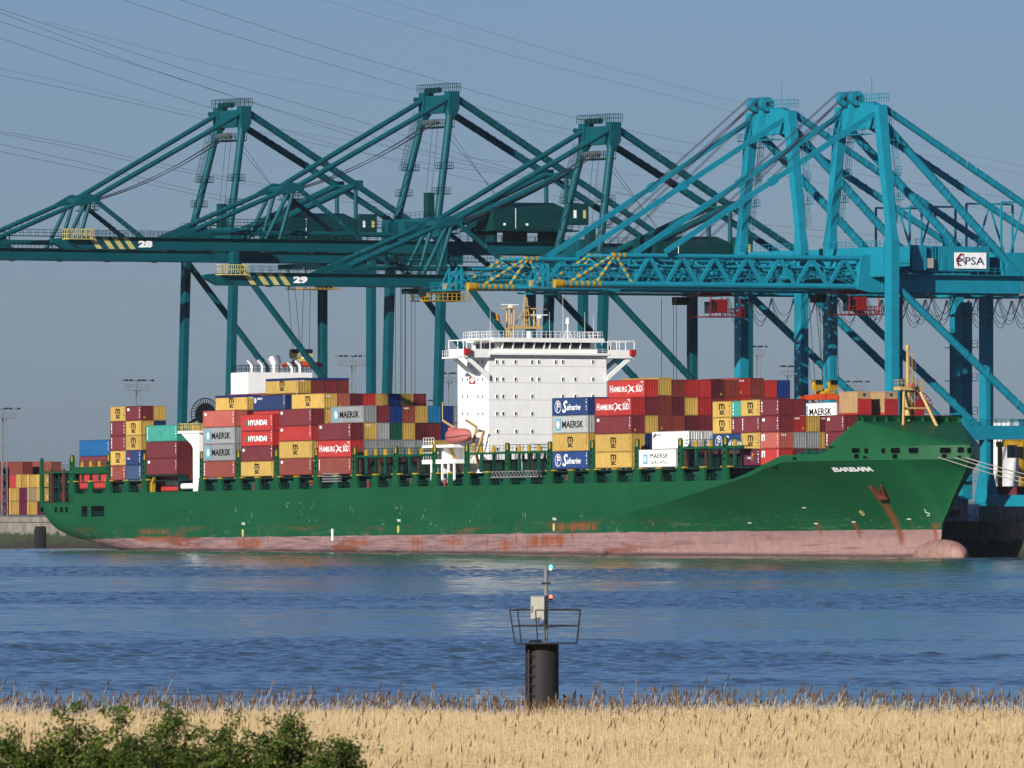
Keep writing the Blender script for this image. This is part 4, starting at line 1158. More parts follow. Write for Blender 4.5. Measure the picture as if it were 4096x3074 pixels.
# side openings of the stern
def side_open(px0, px1, py0, py1, parent, rails=True, mat=DARK):
    X0, X1 = X_of(px0), X_of(px1); Xm = (X0+X1)/2; z1, z0 = z_of(py0, Xm, 0), z_of(py1, Xm, 0)
    rm = MB(); t = 0.09
    rm.box(X0-t, X1+t, -0.07, 0.03, z1, z1+t); rm.box(X0-t, X1+t, -0.07, 0.03, z0-t, z0); rm.box(X0-t, X0, -0.07, 0.03, z0, z1); rm.box(X1, X1+t, -0.07, 0.03, z0, z1)
    q = rm.build('side_opening', SG, parent); d = MB(); d.box(X0, X1, -0.012, 0.02, z0, z1); d.build('opening_shade', mat, q)  # dark plate within the rim paints the shade of the opening
    if rails:
        r = MB(); r.rail([(X0, -0.04, z0), (X1, -0.04, z0)], (z1-z0)*0.45, 0.035, 0.9); r.build('railing', SGD, q)
side_open(328, 351, 2026, 2067, hull); side_open(366, 418, 2025, 2066, hull)
for px in (169, 225, 248, 268): side_open(px-5, px+5, 2030, 2050, hull, False)

# ---- stern frame with rusty pillars
sf = MB()
for X, w_ in ((-177.45, 1.0), (-165.4, 1.6)):
    sf.prism([(X, 9.7), (X+w_, 9.7), (X+w_*0.75, 17.6), (X+w_*0.35, 18.0), (X, 17.4)], 1, 0.0, 0.45)
sf.box(-177.4, -164.7, 0.05, 0.4, 9.68, 9.95); sf.box(-177.4, -164.7, 0.05, 0.35, 15.2, 15.5)
stern = sf.build('stern_frame', SG, ship)
m = MB(); m.box(-177.3, -164.7, 3.0, 3.2, 9.7, 15.6); m.box(-177.3, -164.7, 0.5, 3.0, 12.6, 12.8); m.box(-177.3, -164.7, 0.5, 3.0, 15.4, 15.6)
for X in (-174.9, -171.0, -167.2): m.box(X, X+0.25, 0.5, 3.0, 9.7, 15.4)
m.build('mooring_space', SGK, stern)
for X in (-173.3, -168.3):
    m = MB(); m.box(X, X+0.5, 0.0, 0.4, 9.9, 16.0); m.build('pillar', RUST, stern)
m = MB(); m.rail([(-177.2, 0.3, 15.6), (-165.2, 0.3, 15.6)], 1.1, 0.035, 1.5); m.build('railing', SGD, stern)
def ring(parent, X, Y, z, mat=ORANGE):
    m = MB(); pts = [(X+0.38*math.cos(t), Y, z+0.38*math.sin(t)) for t in np.linspace(0, 2*PI, 13)]
    m.path(pts, 0.1, 6); m.build('life_ring', mat, parent)
for X, z, mt in ((-175.8,14.0,CREAM),(-170.2,14.0,REDP),(-166.6,14.0,REDP),(-175.8,11.0,CREAM),(-170.4,11.0,REDP),(-166.6,11.0,REDP)): ring(stern, X, 0.9, z, mt)

# ---- side posts (stanchions) and the deck-edge gallery
POSTS = [-164.6,-149.9,-135.6,-113.3,-99.2,-84.9,-70.0,-55.9,-41.1,-27.2,-15.9,-1.8,12.8,27.2,42.0,56.2,70.8]
for X in POSTS:
    m = MB(); m.prism([(X-1.25, DK), (X+1.15, DK), (X+0.8, 13.6), (X+0.65, 13.8), (X+0.55, 18.0), (X+0.2, 18.4), (X-0.25, 18.4), (X-0.45, 18.0), (X-0.55, 13.8), (X-0.8, 13.6)], 1, -0.02, 0.42)
    o = m.build('stanchion', SG, ship)
    m = MB(); m.prism([(X+0.1, 17.2), (X+0.62, 17.2), (X+0.6, 17.95), (X+0.22, 18.35)], 1, -0.08, -0.025); m.build('yellow_marking', YEL, o)
    for z in (14.6, 15.6, 16.6): 
        m = MB(); m.box(X-0.22, X+0.12, -0.05, -0.021, z, z+0.5); m.build('lightening_hole_shade', DARK, o)  # flat dark plate on the face, painted as shade in a hole
    m = MB(); m.box(X+0.75, X+1.9, -0.03, 0.5, 13.55, 13.75); m.build('cell_guide_shoe', YEL, o)
    m = MB(); m.box(X-1.3, X-0.85, -0.03, 0.5, 13.55, 13.75); m.build('cell_guide_shoe', YEL, o)
MIDS = [(a+b)/2 for a, b in zip(POSTS[:-1], POSTS[1:]) if b-a < 16]
for X in MIDS:
    if X in () : continue
    m = MB(); m.prism([(X-0.95, DK), (X+0.95, DK), (X+0.7, 13.55), (X-0.7, 13.55)], 1, 0.0, 0.42); o = m.build('stanchion', SG, ship)
    m = MB(); m.box(X-0.8, X+0.8, -0.03, 0.5, 13.56, 13.76); m.build('cell_guide_shoe', YEL, o)
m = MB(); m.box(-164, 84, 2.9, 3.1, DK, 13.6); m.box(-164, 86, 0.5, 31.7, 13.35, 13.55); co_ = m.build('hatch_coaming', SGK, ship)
allp = sorted(POSTS+MIDS)
for i, (a, b) in enumerate(zip(allp[:-1], allp[1:])):
    if -135.7 < (a+b)/2 < -113: continue
    m = MB(); m.rail([(a+1, 0.12, DK), (b-1, 0.12, DK)], 1.05, 0.035, 0.8); m.build('railing', SGD, ship)
    m = MB(); c0 = a+2.2+random.uniform(0, .5); wv = random.uniform(2.4, 3.0)
    m.box(c0, c0+wv, 1.0, 2.6, 12.55, 12.95); m.box(c0+0.3, c0+wv-0.4, 1.2, 2.4, DK, 12.55); m.tube((c0+wv*.4, 1.9, 12.9), (c0+wv*.4, 1.9, 13.35), 0.35, n=8)
    m.build('hatch_vent', SGD, ship)
for px in (560, 1240, 1642, 2266): ring(ship, X_of(px), 0.3, DK+1.0)
for px in (1475, 1782, 20+1000): 
    X = X_of(px, .8); m = MB(); m.tube((X, .8, DK), (X, .8, DK+1.1), .3, n=8); m.build('hydrant', LRED, ship)
# pedestal under the stack behind the funnel, and orange deck crane
m = MB(); m.box(-134.6, -122.6, 0.0, 2.44, 14.2, 14.46)
for X in (-134.4, -122.9): m.box(X, X+0.4, 0.3, 2.3, DK, 14.2)
m.build('container_pedestal', SGK, ship)
m = MB(); m.box(-133.6, -132.9, 0.2, 0.9, DK, 13.2); m.bar((-133.2, .5, 13.0), (-132.2, .5, 14.1), .5, .5); m.build('deck_davit', YEL, ship)
# lashing bridges: transverse frames with legs, walkway and rail
def lashing(X, y0=0.5, y1=31.7, top=17.0):
    m = MB(); m.box(X-0.4, X+0.4, y0, y1, top-0.25, top); m.box(X-0.4, X+0.4, y0, y1, 13.55, 13.8); o = m.build('lashing_bridge', SGK, ship)
    for k in range(int((y1-y0)/PITCH)+1):
        y = y0+k*PITCH; g = MB(); g.box(X-0.2, X+0.2, y, y+0.28, 13.8, top-0.25); g.build('post', SGD if k % 3 else RUST, o)
    g = MB(); g.rail([(X, y0, top), (X, y1, top)], 1.1, 0.035, PITCH/2); g.build('railing', SGD, o)
    g = MB()
    for k in range(9):
        y = y0+0.7+k*PITCH
        g.tube((X+.3, y, 13.8), (X+.3, y+1.4, top), .035, n=4); g.tube((X+.3, y+1.4, 13.8), (X+.3, y, top), .035, n=4); g.tube((X+.3, y+.7, 13.9), (X+.32, y+.75, top-.3), .05, n=4)
    g.build('lashing_rods', BLACK, o)
for X in (-55.0, -48.0, -41.1, -34.0, -1.8, 5.5, 12.5, 56.9, 63.5, 70.3): lashing(X, 0.6 if X > 56 or X < 10 else 0.6, 31.6 if X < 50 else 14)
def gallery(X0, X1, top=16.9, deep=0.35):
    m = MB(); m.box(X0, X1, 0.05, 0.3 if deep > 1 else 0.5, top-deep, top); m.box(X0, X1, 0.5, 1.6, top-0.1, top-0.02); o = m.build('side_gallery', SG, ship)
    k = max(2, int((X1-X0)/3.4)); 
    for i in range(1, k):
        x = X0+(X1-X0)*i/k; g = MB(); g.box(x-0.2, x+0.2, 0.1, 0.5, 13.76, top-0.35); g.build('post', SGD if i % 2 else SGK, o)
        g = MB(); g.prism([(x-.45, top), (x+.45, top), (x+.35, top+.8), (x, top+1.05), (x-.35, top+.8)], 1, 0.15, 0.45); g.build('rod_locker', YEL, o)
    g = MB(); g.rail([(X0, 0.3, top), (X1, 0.3, top)], 1.1, 0.035, 1.2); g.build('railing', SGD, o)
    g = MB(); r2 = random.Random(int(X0*7))
    for i in range(int((X1-X0)*2.2)):
        x = r2.uniform(X0, X1); g.tube((x, 0.7, top-0.2), (x+r2.uniform(-.25, .25), 0.75, top-r2.uniform(1.2, 2.8)), 0.035, n=4)
    g.build('lashing_rods', BLACK, o)
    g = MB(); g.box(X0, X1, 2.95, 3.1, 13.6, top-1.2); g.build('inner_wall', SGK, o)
gallery(-164.2, -150.4, top=16.2, deep=1.2)
for a, b in ((-55.4,-41.6),(-40.6,-27.7),(-15.4,-2.3),(-1.3,12.3),(56.7,70.3)): gallery(a, b)
gallery(71.3, 75.9)
# machinery on the deck beside the forward ramp
for i, X in enumerate((88.0, 89.8, 92.0, 94.3, 96.3)):
    m = MB(); m.box(X, X+1.2, 3.5, 5.0, 14.0, 15.7+0.4*(i % 2)); m.tube((X+.6, 3.4, 15.2), (X+.6, 5.1, 15.2), 0.55, n=10); m.build('mooring_winch', SGD, ship)

# ---- accommodation block
hx1 = -17.0; hx0 = -27.8; hy0 = 4.9; hy1 = 27.3
m = MB(); m.box(hx0, hx1, hy0, hy1, DK, 33.2); house = m.build('accommodation', WHITE, ship)
for z in (14.3, 17.15, 20.0, 22.85, 25.7, 28.55, 31.4-0.1):
    g = MB(); g.box(hx0-0.01, hx1+0.015, hy0-0.015, hy1+0.01, z, z+0.05); g.build('deck_seam', flat('seam_white', (0.62, 0.61, 0.58)), house)
def win(px, py, face, w_=0.36, h_=0.56):
    if face == 'f':
        X = hx1; Y = Y_of(px, X); z = z_of(py, X, Y)
        f = MB()
        for a, b, c, d in ((-w_/2-.09, -w_/2, -h_/2-.09, h_/2+.09), (w_/2, w_/2+.09, -h_/2-.09, h_/2+.09), (-w_/2, w_/2, h_/2, h_/2+.09), (-w_/2, w_/2, -h_/2-.09, -h_/2)):
            f.box(X-.02, X+.07, Y+a, Y+b, z+c, z+d)
        o = f.build('window', WHITE, house); g = MB(); g.box(X-.02, X+.02, Y-w_/2, Y+w_/2, z-h_/2, z+h_/2); g.build('pane', GLASS, o)
    else:
        Y = hy0; X = X_of(px, Y); z = z_of(py, X, Y); w_ *= 1.2
        f = MB()
        for a, b, c, d in ((-w_/2-.09, -w_/2, -h_/2-.09, h_/2+.09), (w_/2, w_/2+.09, -h_/2-.09, h_/2+.09), (-w_/2, w_/2, h_/2, h_/2+.09), (-w_/2, w_/2, -h_/2-.09, -h_/2)):
            f.box(X+a, X+b, Y-.07, Y+.02, z+c, z+d)
        o = f.build('window', WHITE, house); g = MB(); g.box(X-w_/2, X+w_/2, Y-.02, Y+.02, z-h_/2, z+h_/2); g.build('pane', GLASS, o)
WROWS = [(1449, (1990,2015,2065,2131,2158,2226,2254,2375)), (1518, (1990,2015,2065,2131,2158,2254,2304,2375)), (1587, (1990,2015,2065,2131,2254,2304,2375)),
         (1656, (1990,2015,2065,2131)), (1727, (1992,2067,2131)), (1798, (1992,2067,2160))]
for py, xs_ in WROWS:
    for px in xs_: win(px, py, 'f')
for py in (1449, 1518, 1587, 1656, 1727):
    for px in (1853, 1875, 1916, 1935):
        if not (py == 1449 and px < 1880): win(px, py, 's', 0.36, 0.55)
# company diamond on the side
X = X_of(1893, hy0); z = z_of(1522, X, hy0)
m = MB(); m.box(X-1.05, X+1.05, hy0-.06, hy0-.02, z-.6, z+.6); lg = m.build('emblem', LRED, house)
flatpoly('diamond', [(0,.5),(.9,0),(0,-.5),(-.9,0)], TXW, lg, 0, (X, hy0-.075, z)); letter('PD', 1, LRED, lg, (X, hy0-.1, z), 0.01, fit=(.7, .3))
# bridge deck and wings
m = MB(); m.box(-25.5, -16.2, hy0-0.2, hy1+0.2, 33.2, 33.55); m.build('bridge_deck', WHITE, house)
wings = MB()
for s, ye in ((-1, -0.1), (1, 32.3)):
    ya = hy0 if s < 0 else hy1
    ys_ = sorted((ya, ye))
    wings.box(-21.6, -16.3, ys_[0], ys_[1], 32.75, 33.0)
    wings.box(-16.5, -16.3, ys_[0], ys_[1], 33.0, 34.15); wings.box(-21.6, -21.4, ys_[0], ys_[1], 33.0, 34.15)
    yo = (ye, ye+0.2) if s < 0 else (ye-0.2, ye)
    wings.box(-21.6, -16.3, yo[0], yo[1], 32.6, 34.15)
wg = wings.build('bridge_wing', WHITE, house)
for s, ye, ya in ((-1, -0.1, hy0), (1, 32.3, hy1)):
    for X in (-21.2, -16.7):
        m = MB(); m.add([(X-.15, ye+(-s)*.3, 32.75), (X+.15, ye-s*.3, 32.75), (X+.15, ye-s*1.3, 32.75), (X-.15, ye-s*1.3, 32.75), (X-.15, ya, 29.0), (X+.15, ya, 29.0), (X+.15, ya, 29.9), (X-.15, ya, 29.9)],
              [(0,1,2,3),(4,5,6,7),(0,1,5,4),(2,3,7,6),(0,3,7,4),(1,2,6,5)]); m.build('wing_bracket', WHITE, wg)
    y0_, y1_ = sorted((ye, ye-s*1.0))
    m = MB(); m.box(-16.28, -15.7, y0_, y1_, 33.2, 34.2); m.build('side_light_box', LRED, wg)
    fr_ = MB(); zt = 35.6
    for y in np.linspace(ye, ya, 4): fr_.tube((-16.4, y, 34.15), (-16.4, y, zt), .07, n=5); fr_.tube((-21.5, y, 34.15), (-21.5, y, zt), .07, n=5)
    fr_.tube((-16.4, ye, zt), (-16.4, ya, zt), .09, n=5); fr_.tube((-21.5, ye, zt), (-21.5, ya, zt), .09, n=5); fr_.tube((-21.5, ye, zt), (-16.4, ye, zt), .09, n=5)
    fr_.build('awning_frame', WHITE, wg)
m = MB(); m.box(-21.6, -16.2, -1.4, 0.0, 32.6, 32.8); m.build('wing_platform', WHITE, wg); m = MB(); m.rail([(-21.5,-1.3,32.8),(-16.3,-1.3,32.8),(-16.3,-0.1,32.8)], 1.1, .035, .8); m.build('railing', WHITE, wg)
# wheelhouse with raked windows
m = MB(); m.box(-25.3, -18.2, 6.5, 25.7, 33.55, 35.35); m.box(-18.3, -17.2, 6.5, 25.7, 33.55, 34.2); m.build('wheelhouse', WHITE, house)
m = MB(); m.box(-25.6, -16.4, 5.6, 26.6, 35.35, 36.05); m.box(-22.5, -17.0, 3.0, 5.6, 35.5, 35.95); roof = m.build('wheelhouse_roof', WHITE, house)
wp = [2011,2053,2096,2137,2178,2200,2240,2282,2322,2362]
for i, (a, b) in enumerate(zip(wp[:-1], wp[1:])):
    Xw = -17.2; ya, yb = Y_of(a, Xw), Y_of(b, Xw)
    f = MB(); f.add([(-17.25,ya,34.15),(-17.25,ya+.2,34.15),(-16.75,ya+.2,35.36),(-16.75,ya,35.36),(-17.6,ya,34.15),(-17.6,ya+.2,34.15),(-17.1,ya+.2,35.36),(-17.1,ya,35.36)], [(0,1,2,3),(4,5,6,7),(0,3,7,4),(1,2,6,5)])
    o = f.build('bridge_window', WHITE, house)
    g = MB(); g.add([(-17.4,ya+.2,34.2),(-17.4,yb,34.2),(-16.9,yb,35.34),(-16.9,ya+.2,35.34)], [(0,1,2,3)]); g.build('pane', GLASS, o)
for X0_, X1_ in ((-24.6,-23.2),(-22.9,-21.5),(-21.2,-19.6),(-19.2,-17.8)):
    g = MB(); g.box(X0_, X1_, 6.44, 6.5, 34.2, 35.2); g.build('bridge_window', GLASS, house)
m = MB(); m.rail([(-16.3, hy0, 33.55), (-16.3, hy1, 33.55)], .7, .028, 1.1); m.rail([(-25.4, 5.8, 36.05), (-16.6, 5.8, 36.05), (-16.6, 26.4, 36.05), (-25.4, 26.4, 36.05)], 1.1, .035, .9); m.rail([(-22.4,3.1,35.95),(-17.1,3.1,35.95),(-17.1,5.6,35.95)],1.1,.035,.8); m.build('railing', WHITE, house)
# radar mast
mm = MB(); Xm = -23.5
def yy(px): return Y_of(px, Xm)
def zz(py): return z_of(py, Xm, 16)
y0_, y1_ = yy(2030), yy(2168)
mm.box(Xm-.5, Xm+.5, y0_, y1_, zz(1316), zz(1306))
for dy in (0.2, 1.1): 
    for dx in (-.45, .45): mm.tube((Xm+dx, y0_+dy, 36.0), (Xm+dx, y0_+dy+.15, zz(1235)), .14, n=6)
for k in range(5): mm.tube((Xm+.45, y0_+.2, 36.4+k*1.1), (Xm+.45, y0_+1.2, 37.2+k*1.1), .06, n=4)
mm.box(Xm-.7, Xm+.7, y0_-.4, y0_+1.7, zz(1236), zz(1232))
yc = yy(2107)
for dx, dy in ((-.5,-.5),(.5,-.5),(.5,.5),(-.5,.5)): mm.tube((Xm+dx, yc+dy, zz(1306)), (Xm+dx*.3, yc+dy*.3, zz(1190)), .09, .06, n=5)
for k in range(7): 
    f = 1-.7*k/7; z = zz(1300)+k*.75
    mm.path([(Xm-.5*f,yc-.5*f,z),(Xm+.5*f,yc-.5*f,z),(Xm+.5*f,yc+.5*f,z),(Xm-.5*f,yc+.5*f,z),(Xm-.5*f,yc-.5*f,z)], .05, 4)
    if k in (2, 4): mm.box(Xm-.9*f, Xm+.9*f, yc-.9*f, yc+.9*f, z, z+.08)
mm.tube((Xm, yc, zz(1190)), (Xm, yc, zz(1172)), .07, n=5)
for s in (-1, 1): mm.tube((Xm, yc+s*2.2, zz(1304)), (Xm, yc+s*.35, zz(1240)), .09, n=5)
ye_ = yy(2140); mm.tube((Xm, ye_, zz(1306)), (Xm, ye_, zz(1235)), .16, n=6); mm.box(Xm-.6, Xm+.6, ye_-.7, ye_+.7, zz(1237), zz(1233)); mm.tube((Xm, ye_-.2, zz(1234)), (Xm, ye_+2.5, zz(1238)), .05, n=4)
mm.tube((Xm, y0_-2, zz(1234)), (Xm, y0_, zz(1233)), .05, n=4); mm.tube((Xm, yy(2160), zz(1306)), (Xm, yy(2160), zz(1270)), .2, n=8)
mast = mm.build('radar_mast', MASTY, house)
for yb, zb in ((y0_+.7, zz(1222)), (yy(2160), zz(1262))):
    g = MB(); g.cbox(Xm, yb, zb-.25, .6, .6, .5); g.box(Xm-.12, Xm+.12, yb-1.6, yb+1.6, zb, zb+.16); g.build('radar_scanner', WHITE, mast)
g = MB(); X_, Y_ = -19.0, Y_of(2275, -19.0); g.tube((X_, Y_, 36.05), (X_, Y_, 38.6), .16, .1, n=6); g.tube((X_, Y_, 38.5), (X_, Y_, 39.2), .36, .34, n=10); g.tube((X_, Y_, 39.2), (X_, Y_, 39.55), .34, .14, n=10)
for s in (-1, 1): g.tube((X_, Y_+s*.9, 36.05), (X_, Y_, 37.9), .05, n=4)
g.build('satellite_dome', WHITE, house)
g = MB(); Y_ = Y_of(2120, -18); g.tube((-18, Y_, 36.05), (-18, Y_, 37.2), .45, .4, n=10); g.build('searchlight', WHITE, house)
for px, top in ((1965, 41.0), (2256, 45.5), (2202, 40.5), (2343, 40.5), (2378, 40.0)):
    g = MB(); Y_ = Y_of(px, -20.0); g.tube((-20, Y_, 36.05), (-20, Y_, top), .035, .02, n=4); g.build('whip_antenna', WHITE, house)
# flag
fm = MB(); Yf = Y_of(1993, -22.0); zf = z_of(1268, -22, Yf)
for k, mt in enumerate((0, 1, 2)):
    a0 = k*.42
    fm.add([(-22, Yf-.9+a0, zf+.9-a0*.55), (-22+.1, Yf-.9+a0+.42, zf+.9-(a0+.42)*.55), (-22+.2, Yf-.9+a0+.62, zf-.25-(a0+.42)*.55), (-22+.1, Yf-.9+a0+.2, zf-.25-a0*.55)], [(0,1,2,3)], mt)
fl = fm.build('flag', [flat('flag_black', (.01,.01,.01)), flat('flag_yellow', (.75,.5,.03)), flat('flag_red', (.6,.02,.03))], house)
g = MB(); g.tube((-22, Yf-1.3, 36.0), (-22, Yf+.1, zf+2.3), .02, n=4); g.build('flag_halyard', GREY, fl)

# ---- lifeboat, its davit and platform
m = MB(); m.box(-29.5, -20.5, 0.2, 4.9, 17.9, 18.35); m.box(-31.5, -19.5, 0.05, 4.9, 15.2, 15.9)
for X in (-28.6, -24.8, -22.6, -20.6): m.box(X, X+0.3, 0.1, 0.4, 12.4, 15.2)
m.box(-28.9, -26.6, 1.6, 4.9, 12.0, 18.0)
pf = m.build('boat_platform', WHITE, ship)
m = MB(); m.rail([(-31.2,.2,18.35),(-27.5,.2,18.35)],1.2,.04,.9); m.rail([(-31.2,.2,15.9),(-27.8,.2,15.9)],1.2,.04,.9); m.build('railing', WHITE, pf)
m = MB(); m.box(-31.6,-27.5,0.1,4.9,17.9,18.3); m.build('side_platform', WHITE, pf)
for X in (-26.6, -18.6):
    dv = MB(); dv.bar((X, 4.4, 13.8), (X+.3, 2.6, 18.2), .35, .5); dv.bar((X+.3, 2.6, 18.2), (X+.5, 3.3, 21.2), .3, .45); dv.bar((X+.5, 3.3, 21.2), (X+.4, 1.2, 22.4), .3, .35)
    if X > -20: dv.bar((-18.3, 3.2, 16.4), (-16.2, 3.6, 20.6), .35, .3); dv.bar((-18.2, 3.4, 17.0), (-16.6, 3.6, 19.4), .3, .3)
    else: dv.tube((-26.3, 1.2, 22.3), (-26.3, 1.2, 25.5), .08, n=5)
    dv.build('boat_davit', MASTY, ship)
bt = MB(); L_ = 8.6; n1, n2 = 13, 14; vs = []
for i in range(n1):
    u = -1+2*i/(n1-1); wd = max(.04, (1-abs(u)**3.2))*1.35
    for j in range(n2):
        a_ = 2*PI*j/n2; cz = math.sin(a_); cy = math.cos(a_)
        hz = (1.55*(1-.25*abs(u)**2) if cz > 0 else 1.05)*(1-abs(u)**7*.55)*max(.25, (1-abs(u)**4*.5))
        vs.append((u*L_/2, wd*math.copysign(abs(cy)**.8, cy), hz*math.copysign(abs(cz)**.75, cz)+.25*u*u))
bt.add(vs, [(i*n2+j, i*n2+(j+1)%n2, (i+1)*n2+(j+1)%n2, (i+1)*n2+j) for i in range(n1-1) for j in range(n2)], 0, True)
bt.add(vs, [tuple(range(n2)), tuple(range((n1-1)*n2, n1*n2))])
boat = bt.build('lifeboat', BOATM, None, MS @ Matrix.Translation((-21.0, 1.35, 19.5)) @ Matrix.Rotation(-.03, 4, 'Y'))
tag(boat, 'enclosed pale orange lifeboat hanging in its davit beside the white bridge tower', 'lifeboat')
m = MB(); m.path([(-4.2,-.35,.3)]+[(x, -1.38*max(.04,(1-abs(x/4.3)**3.2))-.03, .05+.25*(x/4.3)**2) for x in np.linspace(-4,4,11)]+[(4.2,-.35,.3)], .06, 5); m.build('fender_strip', BLACK, boat)
m = MB(); m.box(-2.6,-1.2,-.55,.55,1.3,1.75); m.build('conning_tower', BOATM, boat)
# gangway ladder stowed along the side
gw = MB(); Xa, Xb = X_of(1966), X_of(2156); za, zb = 12.7, 13.65
for y in (-0.1, 0.5):
    gw.bar((Xa, y, za), (Xb, y, za), .1, .16); gw.bar((Xa, y, zb), (Xb, y, zb), .1, .1)
    k = 14
    for i in range(k):
        x0_ = Xa+(Xb-Xa)*i/k; x1_ = Xa+(Xb-Xa)*(i+1)/k
        gw.bar((x0_, y, za), ((x0_+x1_)/2, y, zb), .07, .07); gw.bar(((x0_+x1_)/2, y, zb), (x1_, y, za), .07, .07)
gw.box(Xa, Xb, -0.05, .5, za+.08, za+.14); gw.build('gangway', GREY, ship)
gw = MB(); Xa, Xb = X_of(1290), X_of(1358); 
for k in range(4): gw.box(Xa, Xb, -0.05, .5, DK+1.1+k*.42, DK+1.3+k*.42)
gw.build('stowed_ladder', GREY, ship)

# ---- funnel casing with exhausts
m = MB(); m.box(-121.0, -114.4, 9.8, 22.4, DK, 32.2); fun = m.build('funnel_casing', WHITE, ship)
m = MB(); m.rail([(-120.8,10,32.2),(-114.6,10,32.2),(-114.6,22.2,32.2),(-120.8,22.2,32.2),(-120.8,10,32.2)], 1.25, .05, .9); m.build('railing', BLACK, fun)
for px, r_, hh, tilt in ((1012, .44, 1.1, -.9), (1054, .44, 1.1, -.9), (1173, .44, .75, -.9), (1205, .44, 1.1, -.9)):
    Y_ = Y_of(px, -117); g = MB(); g.path([(-117, Y_, 32.2), (-117, Y_, 32.2+hh), (-117.4, Y_-.12, 32.2+hh+.45), (-118.0, Y_-.35, 32.2+hh+.95)], [r_, r_, r_*.98, r_*.95], 12); g.build('exhaust_pipe', ALU, fun)
Y_ = Y_of(1106, -117); g = MB(); g.path([(-117, Y_, 32.2), (-117, Y_, 32.9), (-117.15, Y_-.05, 33.8), (-117.6, Y_-.25, 34.7)], [1.0, 1.05, 1.15, 1.25], 16); g.build('main_exhaust', ALU, fun)
# white column with platform aft of the funnel
m = MB(); m.box(-117.0, -114.6, 0.3, 1.5, DK, 21.6); m.prism([(-121.6, 21.6), (-117.0, 21.6), (-117.0, 19.0), (-117.6, 19.6)], 1, 0.3, 0.8); m.prism([(-121.6, 21.6), (-117.0, 21.6), (-117.0, 19.0), (-117.6, 19.6)], 1, 1.2, 1.5)
m.box(-122.6, -114.2, 0.1, 2.4, 21.6, 22.0); m.tube((-122.2, 1.0, DK+.9), (-117, 1.0, DK+.9), .55, n=10); pc = m.build('crane_column', WHITE, ship)
m = MB(); m.rail([(-122.4,2.3,22),(-122.4,.2,22),(-114.4,.2,22),(-114.4,2.3,22)], 1.3, .05, .8); m.build('railing', CREAM, pc)

# ---- foremast
fm = MB(); Yc = CL; Xf = X_of(3634, Yc); 
def fz(py): return z_of(py, Xf, Yc)
fm.tube((Xf, Yc, 17.5), (Xf, Yc, fz(1562)), .62, .5, n=12); fm.tube((Xf, Yc, fz(1562)), (Xf, Yc, fz(1400)), .32, .22, n=10); fm.tube((Xf, Yc, fz(1400)), (Xf, Yc, fz(1382)), .35, .35, n=8)
ya, yb = Y_of(3593, Xf), Y_of(3690, Xf)
fm.box(Xf-1.2, Xf+.9, ya, yb, fz(1562), fz(1548))
yl = Y_of(3615, Xf); yr = Y_of(3752, Xf+4)
fm.tube((Xf+3.6, Y_of(3615, Xf+3.6), z_of(1708, Xf+3.6, 13)), (Xf+.4, Y_of(3619, Xf+.4), fz(1562)), .22, n=8)
fm.tube((Xf+4, yr, z_of(1710, Xf+4, 20)), (Xf+.4, Y_of(3681, Xf+.4), fz(1562)), .26, n=8); fm.tube((Xf, Y_of(3674, Xf), fz(1548)), (Xf, Yc+.3, fz(1480)), .12, n=6)
fm.bar((Xf+1.6, Y_of(3622, Xf+1.6), fz(1634)), (Xf+1.6, Y_of(3712, Xf+1.6), fz(1634)), .3, .25); fm.bar((Xf+1.6, Y_of(3622, Xf+1.6), fz(1638)), (Xf+1.0, Yc, fz(1638)), .2, .2)
fmo = fm.build('foremast', MASTY, ship)
m = MB(); m.rail([(Xf-1.2,ya,fz(1548)),(Xf+.9,ya,fz(1548)),(Xf+.9,yb,fz(1548)),(Xf-1.2,yb,fz(1548)),(Xf-1.2,ya,fz(1548))], 1.1, .03, .7)
m.ladder((Xf+.5, Yc+.7, 17.6), (Xf+.5, Yc+.7, fz(1562)), .5, (0,1,0), .03, .4); m.ladder((Xf+.3, Yc+.45, fz(1548)), (Xf+.2, Yc+.4, fz(1412)), .45, (0,1,0), .03, .4, cage=.6, out=(0,1,0)); m.build('ladder', MASTY, fmo)
m = MB(); yh_ = Y_of(3652, Xf+1.2); m.tube((Xf+.2, yh_-.2, fz(1542)), (Xf+1.6, yh_, fz(1543)), .15, .42, n=12); m.build('horn', BOATM, fmo)

# ---- mooring hawsers running to the quay beyond the bow
for k, (px, py, ex, ey) in enumerate(((3782, 1830, 4150, 1920), (3846, 1832, 4150, 1915), (3895, 1831, 4150, 1900), (3897, 1834, 4150, 1912))):
    X = (115.9, 118.0, 119.2, 119.3)[k]; Y = CL-hbd(X)
    p0 = MS @ Vector((X, Y-.1, z_of(py, X, Y))); Y2 = QUAY_Y+.5; X2 = 160+k*6.0; p1 = quay(X2, Y2, QUAY_Z+.7)
    pts = [p0.lerp(p1, t)-Vector((0, 0, 4*1.1*t*(1-t))) for t in np.linspace(0, 1, 14)]
    m = MB(); m.path(pts, .07, 5); o = m.build('mooring_line', HAWSER)
    tag(o, 'pale mooring rope running from the bow down towards the quay', 'mooring rope', 'ropes from the bow')

